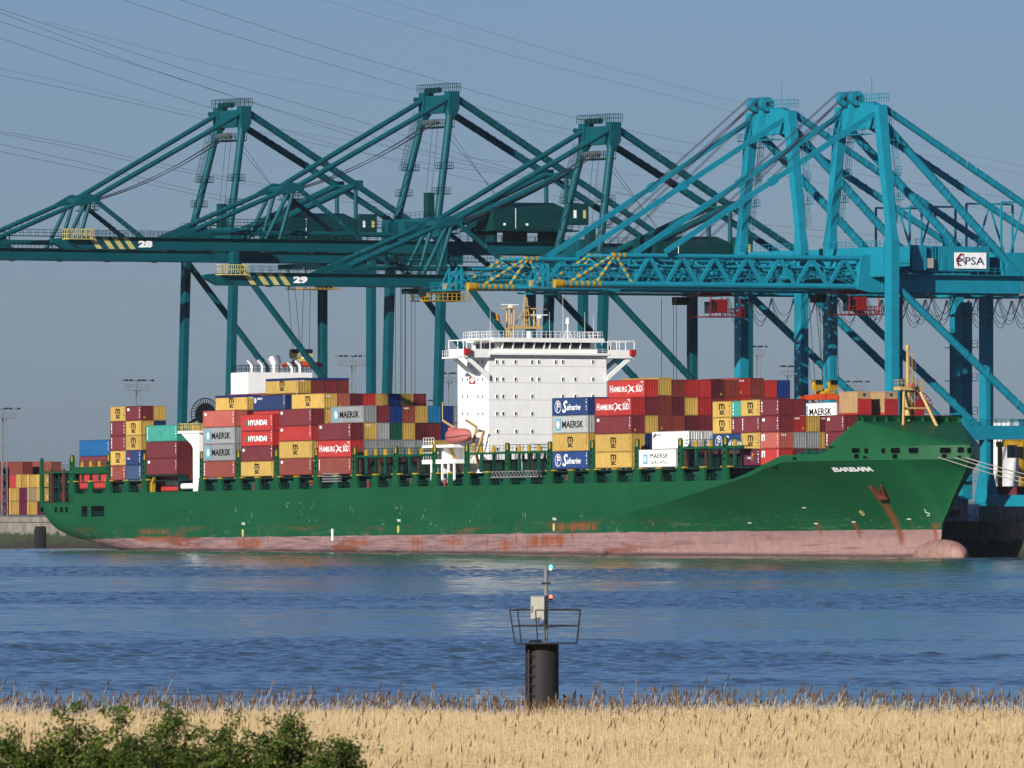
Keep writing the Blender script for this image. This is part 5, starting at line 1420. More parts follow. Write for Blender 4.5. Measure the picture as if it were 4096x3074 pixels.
# ================================================================= QUAY CRANES
def strake(m, p0, p1, r, turns, t0=0.0, t1=1.0, rr=0.12, mat=0):
    """helical strake wound round a pipe"""
    p0 = Vector(p0); p1 = Vector(p1); a0 = p0.lerp(p1, t0); a1 = p0.lerp(p1, t1)
    d = (p1-p0).normalized(); a = d.orthogonal().normalized(); b = d.cross(a); n = int(turns*9)
    pts = [a0.lerp(a1, i/n) + (a*math.cos(2*PI*turns*i/n) + b*math.sin(2*PI*turns*i/n))*r for i in range(n+1)]
    m.path(pts, rr, 4, mat)
def pipe(root, name, p0, p1, r, mat, strk=None, n=14):
    m = MB(); m.tube(p0, p1, r, n=n)
    o = m.build(name, mat, root)
    if strk:
        s = MB(); strake(s, p0, p1, r, *strk); s.build('strake', mat, o)
    return o
def bogies(root, mat, hx, G):
    for x in (-hx, hx):
        for y in (0, G):
            m = MB(); m.box(x-3.2, x+3.2, y-.55, y+.55, 7.0, 7.7); m.box(x-2.9, x-.4, y-.5, y+.5, 6.2, 6.9); m.box(x+.4, x+2.9, y-.5, y+.5, 6.2, 6.9)
            o = m.build('bogie', mat, root)
            w = MB()
            for k in range(4):
                xx = x-2.5+k*1.66; w.tube((xx, y-.25, 5.82), (xx, y+.25, 5.82), .4, n=10)
            w.build('wheels', BLACK, o)
def ropes(root, pts, r=0.045):
    m = MB()
    for a, b in pts: m.tube(a, b, r, n=4)
    return m.build('hoist_ropes', ROPE, root)
def spreader(M, head, body, label):
    e = empty('spreader', M); tag(e, label, 'spreader')
    m = MB(); m.box(-5.8, 5.8, -.5, .5, -.45, .35); m.box(-1.8, 1.8, -1.15, 1.15, -.5, .5)
    for x in (-6.0, 5.6): m.box(x, x+.45, -1.22, 1.22, -.5, .15)
    for x in (-6.1, 5.9):
        for y in (-1.25, 1.05): m.box(x, x+.25, y, y+.2, -.95, -.1)
    m.build('frame', body, e)
    m = MB(); m.box(-1.6, 1.6, -1.0, 1.0, .5, .9); m.box(-1.7, 1.7, -.3, .3, .9, 1.3); m.build('headblock', head, e)
    for y in (-1.75, 1.1):
        m = MB(); m.prism([(y-.35, 1.0), (y+1.0, 1.0), (y+1.1, 2.0), (y+.95, 2.6), (y-.3, 2.6), (y-.45, 2.0)], 0, -.5, .5); o = m.build('sheave_housing', head, e)
        m = MB(); m.tube((-.55, y+.05, 2.35), (.55, y+.05, 2.35), .42, n=12); m.tube((-.55, y+.65, 2.35), (.55, y+.65, 2.35), .42, n=12); m.build('sheave', BLACK, o)
    return e
def num(txt, root, loc, w, h):
    return letter(txt, 1, TXW, root, loc, 0.06, rotz=PI/2, fit=(w, h), name='number')

def green_crane(Xc, dz, number, label, cabY=None, trolley=True):
    M = MQ @ Matrix.Translation((Xc, RAIL, 0)); R = empty('ship_to_shore_crane', M)
    tag(R, label, 'crane', 'green quay cranes')
    G = 28.4; hx = 9.6
    def Z(z): return z+dz
    # legs
    for x in (-hx, hx):
        m = MB(); zt = Z(55.0); z0 = 7.7
        def q(z): return -0.9+1.35*(z-7.7)/(zt-7.7)
        m.add([(x-.95, q(z0)-.55, z0), (x+.95, q(z0)-.55, z0), (x+.95, q(z0)+.55, z0), (x-.95, q(z0)+.55, z0), (x-.95, q(zt)-.55, zt), (x+.95, q(zt)-.55, zt), (x+.95, q(zt)+.55, zt), (x-.95, q(zt)+.55, zt)],
              [(0,3,2,1),(4,5,6,7),(0,1,5,4),(1,2,6,5),(2,3,7,6),(3,0,4,7)])
        m.build('leg', CG, R)
        m = MB(); m.box(x-.95, x+.95, G-.55, G+.55, 7.7, Z(52.6)); o = m.build('leg', CG, R)
        if x < 0:
            g = MB(); g.ladder((x-.2, G-.62, 20), (x-.2, G-.62, Z(51)), .5, (1,0,0), .04, .6); g.box(x-1.25, x-1.0, G-.4, G+.2, 20, Z(51)); g.build('cable_ladder', BLACK, o)
        pipe(R, 'brace', (x, .45, Z(52.4)), (x, G-.3, 19.6), .58, CG, (7, .45, .95))
        m = MB(); m.box(x-.8, x+.8, .5, G-.5, 18.2, 20.4); m.build('portal_beam', CG, R)
    for y in (-.5, G):
        m = MB(); m.box(-hx+.9, hx-.9, y-.7, y+.7, 18.3, 20.5); m.build('portal_beam', CG, R)
        m = MB(); m.box(-hx-1.5, hx+1.5, y-.75, y+.75, 7.75, 9.6); m.build('sill_beam', CG, R)
    bogies(R, CG, hx, G)
    m = MB(); m.box(-hx-.9, hx+.9, -.75, 1.0, Z(54.7), Z(58.1)); m.box(-4.4, -2.0, -4.2, -.75, Z(54.2), Z(57.4)); m.box(2.0, 4.4, -4.2, -.75, Z(54.2), Z(57.4)); xb = m.build('cross_beam', CG, R)
    m = MB(); m.box(-hx, hx, G-.7, G+.7, Z(52.3), Z(54.6)); m.build('cross_beam', CG, R)
    m = MB(); m.rail([(-hx, -.7, Z(58.1)), (hx, -.7, Z(58.1))], 1.1, .04, 1.6); m.box(4.2, 6.0, -.4, .8, Z(58.1), Z(62.5)); m.build('railing', CG2, xb)
    # masts
    for s in (-1, 1):
        b = Vector((s*7.6, .6, Z(58))); t = Vector((s*4.8, 4.6, Z(77.4)))
        o = pipe(R, 'mast', b, t, .68, CG)
        m = MB(); m.box(s*4.8-.95, s*4.8+.95, 3.9, 5.9, Z(77.2), Z(80.3)); m.add([(s*4.8-.95,3.9,Z(77.2)),(s*4.8+.95,3.9,Z(77.2)),(s*4.8+.95,5.9,Z(77.2)),(s*4.8-.95,5.9,Z(77.2)),(s*4.9-.6,3.9,Z(75.4)),(s*4.9+.6,3.9,Z(75.4)),(s*4.9+.6,4.9,Z(75.4)),(s*4.9-.6,4.9,Z(75.4))], [(0,1,5,4),(1,2,6,5),(2,3,7,6),(3,0,4,7)])
        m.build('mast_head', CG, R)
        d = (t-b)
        for f in (.22, .45): 
            g = MB(); p = b+d*f; g.cbox(p.x-.6, p.y+.5, p.z, 2.2, 2.4, .15); g.rail([(p.x-1.7, p.y-.7, p.z), (p.x+.5, p.y-.7, p.z), (p.x+.5, p.y+1.7, p.z), (p.x-1.7, p.y+1.7, p.z), (p.x-1.7, p.y-.7, p.z)], 1.1, .04, .8)
            g.build('mast_platform', CG2, o)
        if s < 0:
            g = MB(); g.ladder(b+d*.0+Vector((-1.2,.4,0)), b+d*.45+Vector((-1.2,.2,0)), .6, (1,0,0), .045, .5, cage=.7, out=(0,1,0)); g.ladder(b+d*.45+Vector((-1.2,-.6,0)), b+d*.98+Vector((-1.1,-.6,0)), .6, (1,0,0), .045, .5, cage=.7)
            g.build('mast_ladder', CG2, o)
    m = MB(); m.box(-4.0, 4.0, 4.2, 5.7, Z(76.6), Z(79.7)); top = m.build('top_beam', CG, R)
    m = MB(); m.rail([(-5.8,3.6,Z(80.3)),(5.8,3.6,Z(80.3)),(5.8,6.1,Z(80.3)),(-5.8,6.1,Z(80.3)),(-5.8,3.6,Z(80.3))], 1.4, .05, .8); m.build('top_railing', CG2, top)
    m = MB(); m.box(-4.0, 4.0, 2.6, 5.8, Z(74.0), Z(74.2)); m.rail([(-4,2.7,Z(74.2)),(4,2.7,Z(74.2)),(4,5.8,Z(74.2)),(-4,5.8,Z(74.2))], 1.2, .05, .7); m.build('sheave_platform', CG2, top)
    for x in (-2.8, -1.4, 0.2, 1.6):
        g = MB(); g.tube((x-.25, 4.0, Z(80.6)), (x+.25, 4.0, Z(80.6)), .5, n=12); g.build('sheave', CG2, top)
        g = MB(); g.tube((x-.25, 3.6, Z(75.0)), (x+.25, 3.6, Z(75.0)), .5, n=12); g.build('sheave', GREY, top)
    m = MB(); m.tube((-6.6, 3.6, Z(79.2)), (-4.6, 4.0, Z(79.0)), .4, n=8); m.build('rope_guide', CG2, top)
    # boom and girders
    for s in (-1, 1):
        x0_, x1_ = sorted((s*2.7, s*3.8))
        m = MB(); m.box(x0_, x1_, -66.5, -1.2, Z(52.0), Z(54.05)); m.prism([(-66.5, Z(52.0)), (-69.0, Z(53.2)), (-69.0, Z(53.8)), (-66.5, Z(54.05))], 0, x0_, x1_)
        m.prism([(-49.5, Z(54.04)), (-43.5, Z(56.4)), (-42.4, Z(56.0)), (-41.0, Z(54.04))], 0, x0_+.2, x1_-.2); bo = m.build('boom_girder', CG, R)
        m = MB(); m.box(x0_, x1_, -1.0, 50.5, Z(52.0), Z(54.05)); gi = m.build('main_girder', CG, R)
        g = MB(); xo = s*4.5
        g.box(min(s*3.8, xo), max(s*3.8, xo), -64, -1.5, Z(54.0), Z(54.1)); g.rail([(xo, -64, Z(54.1)), (xo, -1.5, Z(54.1))], 1.1, .045, 1.7); g.build('walkway', CG2, bo)
        g = MB(); g.box(min(s*3.8, xo), max(s*3.8, xo), 1.5, 50, Z(54.0), Z(54.1)); g.rail([(xo, 1.5, Z(54.1)), (xo, 50, Z(54.1))], 1.1, .045, 1.7); g.build('walkway', CG2, gi)
        if s > 0:
            # hazard stripes and number on the near face
            for k, y in enumerate((-65.2, -62.8, -60.8, -58.8)):
                st = MB(); w_ = 1.05; st.add([(3.82, y, Z(54.0)), (3.82, y+w_, Z(54.0)), (3.82, y+w_+1.5, Z(52.05)), (3.82, y+1.5, Z(52.05))], [(0,1,2,3)]); st.build('hazard_stripe', CREAM, bo)
            if number: num(number, bo, (3.83, -54.4, Z(52.95)), 2.7, 1.2)
            for y in np.arange(-60, -4, 9.5):
                l = MB(); l.cbox(3.2, y, Z(51.85), .5, .9, .3); l.build('floodlight', GREY, bo)
    for y in list(np.arange(-64, -2, 7.2)):
        m = MB(); m.box(-2.7, 2.7, y-.35, y+.35, Z(53.2), Z(54.0)); m.build('cross_tie', CG2, R)
    for y in list(np.arange(8, 50, 10)):
        m = MB(); m.box(-2.7, 2.7, y-.35, y+.35, Z(52.6), Z(53.9)); m.build('cross_tie', CG2, R)
    # upper catwalk on the boom
    m = MB(); m.box(-.6, .6, -42, -6, Z(56.3), Z(56.45)); m.rail([(.6,-42,Z(56.45)),(.6,-6,Z(56.45))],1.1,.045,1.5); m.rail([(-.6,-42,Z(56.45)),(-.6,-6,Z(56.45))],1.1,.045,1.5)
    for y in np.arange(-40, -5, 8.5): m.tube((0,y,Z(54)),(0,y,Z(56.3)),.12,n=5)
    m.build('catwalk', CG2, R)
    m = MB(); m.tube((0,-41,Z(55.2)),(0,-4,Z(55.2)),.45,n=10); m.build('cable_trunk', CG, R)
    # basket at the tip
    m = MB(); m.box(2.4, 4.9, -69.6, -64.6, Z(53.6), Z(53.75)); m.rail([(2.4,-69.6,Z(53.75)),(4.9,-69.6,Z(53.75)),(4.9,-64.6,Z(53.75)),(2.4,-64.6,Z(53.75)),(2.4,-69.6,Z(53.75))], 1.6, .06, .85); m.build('tip_basket', CREAM, R)
    # forestay trestle on the boom
    for s in (-1, 1):
        x = s*3.5; hd = Vector((x, -26.3, Z(62.8)))
        pipe(R, 'trestle_leg', hd, (x, -31.0, Z(54.0)), .36, CG); pipe(R, 'trestle_leg', hd+Vector((0,.8,0)), (x, -28.3, Z(54.0)), .36, CG)
        m = MB(); m.prism([(-29.0, Z(61.6)), (-26.6, Z(62.2)), (-23.8, Z(62.6)), (-23.4, Z(63.6)), (-26.0, Z(64.0)), (-29.0, Z(62.4))], 0, x-.4, x+.4); m.build('trestle_head', CG, R)
        ap = Vector((s*4.8, 4.0, Z(78.9)))
        pipe(R, 'forestay', ap, hd+Vector((0,1.6,.6)), .46, CG)
        pipe(R, 'forestay', hd+Vector((0,-2,-.6)), (x, -45.0, Z(55.4)), .42, CG, (9, .3, .95))
        pipe(R, 'forestay', hd+Vector((0,2.0,-.1)), (x, -12.4, Z(54.2)), .42, CG, (6, .35, .8))
        # backstays
        P = Vector((s*3.7, 28.3, Z(66.4)))
        pipe(R, 'backstay', (s*4.8, 5.6, Z(79.2)), P, .62 if s > 0 else .62, CG, (9, .3, .85))
        pipe(R, 'backstay', P, (s*3.5, 49.3, Z(54.4)), .55, CG, (6, .3, .7))
        pipe(R, 'backstay', P, (s*3.5, 2.5, Z(55.2)), .62, CG, (6, .4, .85))
        m = MB(); m.cbox(P.x, P.y, P.z, .9, 2.6, 1.6); m.build('backstay_joint', CG, R)
        m = MB(); m.tube(P, (s*3.7, 28.3, Z(60)), .4, n=8); m.build('strut', CG, R)
    m = MB(); m.bar((-3.2,-26.3,Z(62.9)),(3.2,-26.3,Z(62.9)),1.3,.9); m.box(-3.0,3.0,-25.4,-23.6,Z(61.0),Z(61.2)); m.rail([(3,-25.4,Z(61.2)),(3,-23.4,Z(61.2)),(-3,-23.4,Z(61.2))],1.1,.05,.8); m.build('trestle_beam', CG, R)
    m = MB(); m.bar((-3.7,28.3,Z(66.3)),(3.7,28.3,Z(66.3)),.4,.4); m.build('strut', CG, R)
    m = MB(); m.ladder((1.2,-27.2,Z(54)),(1.2,-26.4,Z(62.5)),.6,(1,0,0),.045,.5); m.build('ladder', CG2, R)
    # hoist ropes from the top to the boom
    rp = []
    for k, x in enumerate((-1.6, -.8, .8, 1.6)):
        a_ = Vector((x, 3.6, Z(75.0))); b_ = Vector((x, -24.0-.8*(k % 2), Z(62.6)))
        rp += [(a_.lerp(b_, t)-Vector((0,0,4*1.4*t*(1-t))), a_.lerp(b_, t+.1)-Vector((0,0,4*1.4*(t+.1)*(.9-t)))) for t in np.arange(0, .999, .1)]
    ropes(R, rp, .07)
    ropes(R, [((-1.5,4.4,Z(74)),(-3.5,3.5,Z(57))),((.5,4.4,Z(74)),(-1.5,3.5,Z(57))),((2,5.6,Z(74)),(3.4,16,Z(60))),((3,5.6,Z(72)),(3.0,17,Z(60)))], .035)
    # machinery house
    m = MB(); m.prism([(-5, Z(56.3)), (5, Z(56.3)), (5, Z(60.0)), (0, Z(61.2)), (-5, Z(60.0))], 1, 13.0, 27.8); mh = m.build('machinery_house', CG2, R)
    m = MB(); m.box(-6.2, 6.2, 12.2, 29.5, Z(56.0), Z(56.28)); m.rail([(6.2,12.2,Z(56.3)),(6.2,29.5,Z(56.3))],1.1,.045,1.4); m.build('house_platform', CG2, mh)
    for y in (14, 20, 27): 
        m = MB(); m.box(-4.0,4.0,y-.3,y+.3,Z(54.05),Z(56.0)); m.build('house_support', CG2, mh)
    m = MB(); m.box(4.3, 6.0, 28.0, 31.5, Z(57.2), Z(61.0)); eh = m.build('electric_house', CG2, mh)
    for y in (28.5, 30.4): 
        m = MB(); m.box(6.0, 6.06, y, y+.55, Z(58.4), Z(59.8)); m.build('window', CREAM if y > 29 else TXW, eh)
    for k, y in enumerate((15, 19.5)):
        m = MB(); m.box(5.0, 5.06, y, y+.45, Z(57.0), Z(57.4)); m.build('wall_light', TXW, mh)
    m = MB(); m.box(5.0, 5.05, 17.4, 17.5, Z(56.4), Z(60.0)); m.build('downpipe', TXW, mh)
    # trolley, operator cab and cable reel
    if cabY is not None:
        m = MB(); m.box(-3.4, 3.4, cabY-3, cabY+3, Z(50.9), Z(51.8)); tr = m.build('trolley', CG2, R)
        zc = Z(47.6) if dz > -1 else Z(50.0)
        m = MB(); m.box(1.2, 3.6, cabY+2.2, cabY+4.6, zc-.2, zc+2.4); m.build('operator_cab', GLASS, tr)
        m = MB(); m.box(-2.5, 4.4, cabY-1.8, cabY+6.0, zc-.4, zc-.25); m.rail([(-2.5,cabY-1.8,zc-.25),(4.4,cabY-1.8,zc-.25),(4.4,cabY+6,zc-.25),(-2.5,cabY+6,zc-.25)],1.2,.07,.9)
        for xx in (-2, 3.9):
            for yv in (cabY-1.5, cabY+2): m.tube((xx, yv, zc-.3), (xx, yv, Z(51)), .1, n=5)
        m.build('cab_platform', YEL, tr)
    # cable reel
    m = MB(); yr, zr = 3.6, 24.5; xr = -hx+1.4
    pts = [(xr, yr+2.9*math.cos(t), zr+2.9*math.sin(t)) for t in np.linspace(0, 2*PI, 33)]
    m.path(pts, .09, 5)
    for k in range(32):
        t = 2*PI*k/32; m.bar((xr, yr+1.9*math.cos(t), zr+1.9*math.sin(t)), (xr, yr+2.9*math.cos(t), zr+2.9*math.sin(t)), .12, .12, up=(1,0,0))
    m.tube((xr-.25, yr, zr), (xr+.25, yr, zr), 2.0, n=28); m.bar((xr-.6, yr, zr), (xr-.6, 0, zr-2), .4, .4); m.build('cable_reel', BLACK, R)
    return R
GC = [(-186.0, 0.0, None, 'dark green quay crane whose boom reaches past the frame edge over the stern', 19.0),
      (-106.0, 0.0, '28', 'dark green quay crane numbered 28, the tallest of the green cranes', None),
      (-47.8, -7.2, '29', 'dark green quay crane numbered 29 with the lowest boom, behind the bridge', -28.5)]
cranes = [green_crane(*g) for g in GC]
ropes(cranes[0], [((x, 19+y, 36.5), (x*.9, 18.5+y*2.0, 51)) for x in (-1.5, 1.5) for y in (-.9, .9)])
spreader(MQ @ Matrix.Translation((-186.0, RAIL+19.0, 33.6)), CREAM, ORANGE, 'red and yellow spreader hanging in front of the white exhausts of the funnel')
ropes(cranes[1], [((x, -2.2+y, 20), (x, -2.2+y, 52.5)) for x in (-1.8, 1.8) for y in (-1.5, -.6, .7, 1.4)])

def blue_crane(Xc, label, cabY):
    M = MQ @ Matrix.Translation((Xc, RAIL, 0)); R = empty('ship_to_shore_crane', M)
    tag(R, label, 'crane', 'blue quay cranes')
    G = 29.6; hx = 9.9
    for x in (-hx, hx):
        for y in (0, G):
            m = MB(); m.box(x-1.1, x+1.1, y-.72, y+.72, 7.7, 46.0 if y == 0 else 42.4)
            if y == 0: m.box(x-1.1, x+1.1, -.72, .72, 46.0, 51.0)
            m.add([(x-1.1,y-.72,13.5),(x+1.1,y-.72,13.5),(x+1.1,y+.72,13.5),(x-1.1,y+.72,13.5),(x-2.2,y-.9,9.6),(x+2.2,y-.9,9.6),(x+2.2,y+.9,9.6),(x-2.2,y+.9,9.6)], [(0,1,5,4),(1,2,6,5),(2,3,7,6),(3,0,4,7)])
            o = m.build('leg', CB, R)
            if y == G and x > 0:
                g = MB(); g.box(x+1.3, x+3.3, y-.9, y+1.0, 9, 41.5); g.ladder((x-.5, y-.8, 12), (x-.5, y-.8, 42), .6, (1,0,0), .05, .6)
                for z in np.arange(12, 42, 5.5): g.box(x-1.4, x+4.0, y-1.5, y+1.6, z, z+.12); g.rail([(x+4.0,y-1.5,z+.12),(x+4.0,y+1.6,z+.12)],1.1,.05,.9)
                g.build('lift_shaft', CB, o)
        pipe(R, 'brace', (x, .6, 43.6), (x, G-.2, 19.8), .62, CB, (6, .45, .85))
        m = MB(); m.box(x-.8, x+.8, .7, G-.7, 18.8, 21.0); m.build('portal_beam', CB, R)
        m = MB(); m.rail([(x-.7,.8,21),(x-.7,G-.8,21)],1.1,.05,1.6); m.rail([(x+.7,.8,21),(x+.7,G-.8,21)],1.1,.05,1.6); m.build('railing', CB, R)
    for y in (0, G):
        m = MB(); m.box(-hx+1.1, hx-1.1, y-.8, y+.8, 18.85, 21.05); pb = m.build('portal_beam', CB, R)
        m = MB(); m.rail([(-hx+1.1,y-.75,21.05),(hx-1.1,y-.75,21.05)],1.1,.05,1.6); m.build('railing', CB, pb)
        m = MB(); m.box(-hx-2.2, hx+2.2, y-.9, y+.9, 7.75, 9.8); m.build('sill_beam', CB, R)
    bogies(R, CB, hx, G)
    # sign boards on the landside portal
    s = MB(); s.box(-5.6, -4.4+2.2, G-.9, G-.84, 19.3, 20.4); sb = s.build('sign_board', BLACK, R); letter('ON', 1, YEL, sb, (-3.1, G-.92, 19.85), .03, fit=(1.5, .8))
    s = MB(); s.box(-1.9, 2.9, G-.9, G-.84, 19.2, 20.4); sb = s.build('sign_board', paint('orange_board', (.62, .28, .06), .5), R)
    for k in range(2):
        for i in range(9):
            b = MB(); b.box(-1.6+i*.49, -1.6+i*.49+.34, G-.92, G-.9, 19.4+k*.5, 19.62+k*.5); b.build('lettering', TXK, sb)
    # masts
    for sg in (-1, 1):
        b = Vector((sg*hx, 0, 50.5)); t = Vector((sg*6.0, 0, 72.8))
        m = MB(); m.add([b+Vector(v) for v in ((-1.1,-.72,0),(1.1,-.72,0),(1.1,.72,0),(-1.1,.72,0))]+[Vector((sg*(hx-.4),0,53.5))+Vector(v) for v in ((-.8,-.6,0),(.8,-.6,0),(.8,.6,0),(-.8,.6,0))], [(0,1,5,4),(1,2,6,5),(2,3,7,6),(3,0,4,7)])
        p0 = Vector((sg*(hx-.4),0,53.5))
        m.add([p0+Vector(v) for v in ((-.8,-.6,0),(.8,-.6,0),(.8,.6,0),(-.8,.6,0))]+[t+Vector(v) for v in ((-1.0,-.8,0),(1.0,-.8,0),(1.0,.8,0),(-1.0,.8,0))], [(0,1,5,4),(1,2,6,5),(2,3,7,6),(3,0,4,7),(4,5,6,7)])
        o = m.build('mast', CB, R)
        g = MB(); d = t-p0; off = Vector((.3, 1.2, 0))
        g.ladder(p0+off, p0+d*.33+off, .6, (1,0,0), .05, .5, cage=.7, out=(0,1,0)); g.ladder(p0+d*.33+off+Vector((-.2,.6,0)), p0+d*.72+off+Vector((-.2,.5,0)), .6, (1,0,0), .05, .5, cage=.7, out=(0,1,0)); g.ladder(p0+d*.72+off, p0+d+off, .6, (1,0,0), .05, .5, cage=.7, out=(0,1,0))
        for f in (.2, .42, .7): 
            p = p0+d*f; g.box(p.x-.9, p.x+.9, .5, 2.4, p.z, p.z+.12); g.rail([(p.x-.9,2.4,p.z+.12),(p.x+.9,2.4,p.z+.12)],1.1,.05,.6)
        g.build('ladder', CB, o)
        # stays
        m = MB(); a_ = Vector((sg*5.6, -.9, 71.3)); c_ = Vector((sg*5.0, -39.2, 48.6)); m.bar(a_, c_, .35, .85); mid = a_.lerp(c_, .47); m.bar(mid, a_.lerp(c_, .5), .6, 1.3); m.build('forestay', CB, R)
        pipe(R, 'backstay', (sg*6, 1.0, 72.2), (sg*5.2, 47.0, 46.0), .55, CB, (14, .18, .7))
        pipe(R, 'backstay', (sg*6, 1.0, 69.6), (sg*5.4, 26.5, 45.6), .68, CB, (8, .35, .8))
        m = MB(); Pp = Vector((sg*5.5, 27.6, 57.0))
        for y in (23.2, 32.0): m.bar((sg*5.5, y, 57.4), (sg*5.5, y, 46), .3, .3)
        m.bar((sg*5.5, 23.2, 57.4), (sg*5.5, 32, 57.4), .3, .3); m.bar((sg*5.5, 27.6, 57.2), (sg*5.5, 24, 46.5), .25, .25); m.bar((sg*5.5, 27.6, 57.2), (sg*5.5, 31.4, 46.5), .25, .25)
        m.build('backstay_trestle', CB, R)
    m = MB(); m.prism([(-5.2, 69.0), (5.2, 69.0), (5.2, 73.0), (3.5, 73.4), (-3.5, 73.4), (-5.2, 73.0)], 1, -.6, .6); tb = m.build('top_beam', CB, R)
    m = MB(); m.box(-7.5, 5.0, -2.2, -.7, 68.0, 68.15); m.rail([(-7.5,-2.2,68.15),(5,-2.2,68.15)],1.1,.05,.8); m.rail([(-6.9,-.8,73.2),(7.2,-.8,73.2),(7.2,1.0,73.2),(-6.9,1.0,73.2)],1.4,.05,.8); m.tube((3.5,0,73.2),(3.5,0,77.5),.05,n=4); m.build('top_railing', CB, tb)
    for x in (-3.6, .2):
        m = MB(); m.tube((x-.55, -1.0, 74.0), (x+.55, -1.0, 74.0), 1.2, n=20); o = m.build('sheave_guard', CB, tb); m = MB(); m.tube((x-.6,-1,74.0),(x+.6,-1,74.0),.4,n=10); m.build('sheave', BLACK, o)
    rp = []
    for x in (-4.0, -3.3, -.3, .5):
        for k, (ye, ze) in enumerate(((-34.0, 49.5), (-30.0, 49.5))): rp.append(((x, -1.9, 75.2-k*1.6), (x, ye, ze)))
    ropes(R, rp, .06)
    # lattice boom
    zt, zb = 48.0, 43.4
    for sg in (-1, 1):
        x = sg*4.0
        m = MB(); m.tube((x, -50.0, zb), (x, -1.5, zb), .5, n=12); m.build('bottom_chord', CB, R)
        m = MB(); m.tube((x, -45.5, zt), (x, -1.5, zt), .4, n=12); m.build('top_chord', CB, R)
        # hazard banded nose
        def banded(p0, p1, r, k, nm):
            p0 = Vector(p0); p1 = Vector(p1); mm_ = MB()
            for i in range(k): mm_.tube(p0.lerp(p1, i/k), p0.lerp(p1, (i+1)/k), r, n=10, m=(i+1) % 2, caps=(i in (0, k-1)))
            mm_.build(nm, [CB, YEL], R)
        banded((x, -57.4, zb), (x, -49.95, zb), .52, 14, 'bottom_chord'); banded((x, -48.3, zt), (x, -45.5, zt), .42, 6, 'top_chord')
        banded((x, -55.6, zb+.4), (x, -48.3, zt-.1), .3, 14, 'lattice_diagonal'); banded((x, -51.0, zb+.4), (x, -47.9, zt-.2), .3, 9, 'lattice_diagonal'); banded((x, -47.4, zt-.2), (x, -44.7, zb+.4), .3, 9, 'lattice_diagonal')
        m = MB(); m.tube((x, -58.8, zb), (x, -57.3, zb), .72, .66, n=14); m.build('boom_bumper', YEL, R)
        k = 7; ys_ = np.linspace(-44.5, -2.5, k*2+1)
        for i in range(k*2):
            z0_, z1_ = (zb, zt) if i % 2 == 0 else (zt, zb)
            m = MB(); m.bar((x, ys_[i], z0_), (x, ys_[i+1], z1_), .42, .55, up=(0,1,0)); m.build('lattice_diagonal', CB, R)
        m = MB(); m.box(min(x, x-sg*1.4), max(x, x-sg*1.4), -56, -2, zb+1.2, zb+1.3); m.rail([(x-sg*.2,-56,zb+1.3),(x-sg*.2,-2,zb+1.3)],1.1,.05,1.5); m.rail([(x-sg*1.4,-56,zb+1.3),(x-sg*1.4,-2,zb+1.3)],1.1,.05,1.5); m.build('walkway', CB, R)
        m = MB(); m.tube((x-sg*.9, -54, zb+3.0), (x-sg*.9, -3, zb+3.0), .22, n=8); m.build('conduit', CB, R)
        m = MB(); m.bar((x-sg*1.2, -46, zb-.85), (x-sg*1.2, 46, zb-.85), .3, .3); m.build('trolley_rail', CB, R)
    for i, y in enumerate(np.linspace(-56, -3, 15)):
        m = MB(); m.tube((-4,y,zb),(4,y,zb),.2,n=6)
        if y > -49: m.tube((-4,y,zt),(4,y,zt),.2,n=6)
        if i < 14: m.tube((-4,y,zb),(4,y+3.7,zb),.12,n=5); 
        if y > -49 and i < 14: m.tube((-4,y,zt),(4,y+3.7,zt),.12,n=5); m.tube((4,y,zt),(0,y+1.9,zb+1.3),.1,n=5); m.tube((-4,y,zt),(0,y+1.9,zb+1.3),.1,n=5)
        m.build('cross_bracing', CB, R)
    for sg in (-1, 1):
        m = MB(); x0_, x1_ = sorted((sg*3.35, sg*4.65)); m.prism([(-3.4, 43.0), (-.95, 42.5), (.9, 42.5), (.9, 45.0), (-.95, 48.6), (-2.6, 48.4)], 0, x0_, x1_); m.build('boom_hinge', CB, R)
    # boxes and motors along the boom
    rr = random.Random(4)
    for y in np.arange(-40, -4, 4.6):
        m = MB(); x = rr.choice((-3, -2, 2, 2.8)); m.cbox(x, y, zb+1.9, rr.uniform(.6, 1.4), rr.uniform(.6, 1.6), rr.uniform(.8, 1.6)); m.build('equipment_box', CB, R)
    m = MB(); m.box(-3.6, 3.6, -61.5, -56.5, zb-.6, zb-.4); m.rail([(3.6,-61.5,zb-.4),(3.6,-56.5,zb-.4)],1.1,.05,.8); m.rail([(-3.6,-61.5,zb-.4),(3.6,-61.5,zb-.4)],1.1,.05,.8)
    for x in (-2, 0.5, 2.2): m.box(x, x+.25, -59.2, -58.8, zb-.4, zb+3.0); m.bar((x, -60.8, zb-.4), (x+.1, -58.9, zb+3.2), .2, .2); m.bar((x, -59.0, zb+3.0), (x+.1, -56.6, zb+.2), .2, .2)
    m.build('nose_platform', CB, R)
    # main girder, machinery house and sign
    for sg in (-1, 1):
        x0_, x1_ = sorted((sg*3.4, sg*5.0))
        m = MB(); m.box(x0_, x1_, 1.0, 52, 42.55, 45.45); gi = m.build('main_girder', CB, R)
        m = MB(); xo = sg*6.0; m.box(min(sg*5, xo), max(sg*5, xo), 1.0, 52, 45.4, 45.5); m.rail([(xo,1,45.5),(xo,52,45.5)],1.1,.05,1.6); m.build('walkway', CB, gi)
        for y in (9.5, 27.5): 
            m = MB(); m.box(sg*5.0-.02, sg*5.0+.02, y, y+.06, 42.6, 45.4); m.cbox(sg*4.9, y, 42.4, .6, .9, .4); m.build('floodlight', GREY, gi)
    for y in (0, G):
        m = MB(); m.box(-hx+1.1, hx-1.1, y-.9, y+.9, 45.0 if y == 0 else 42.4, 49.6 if y == 0 else 45.0); m.build('cross_beam', CB, R)
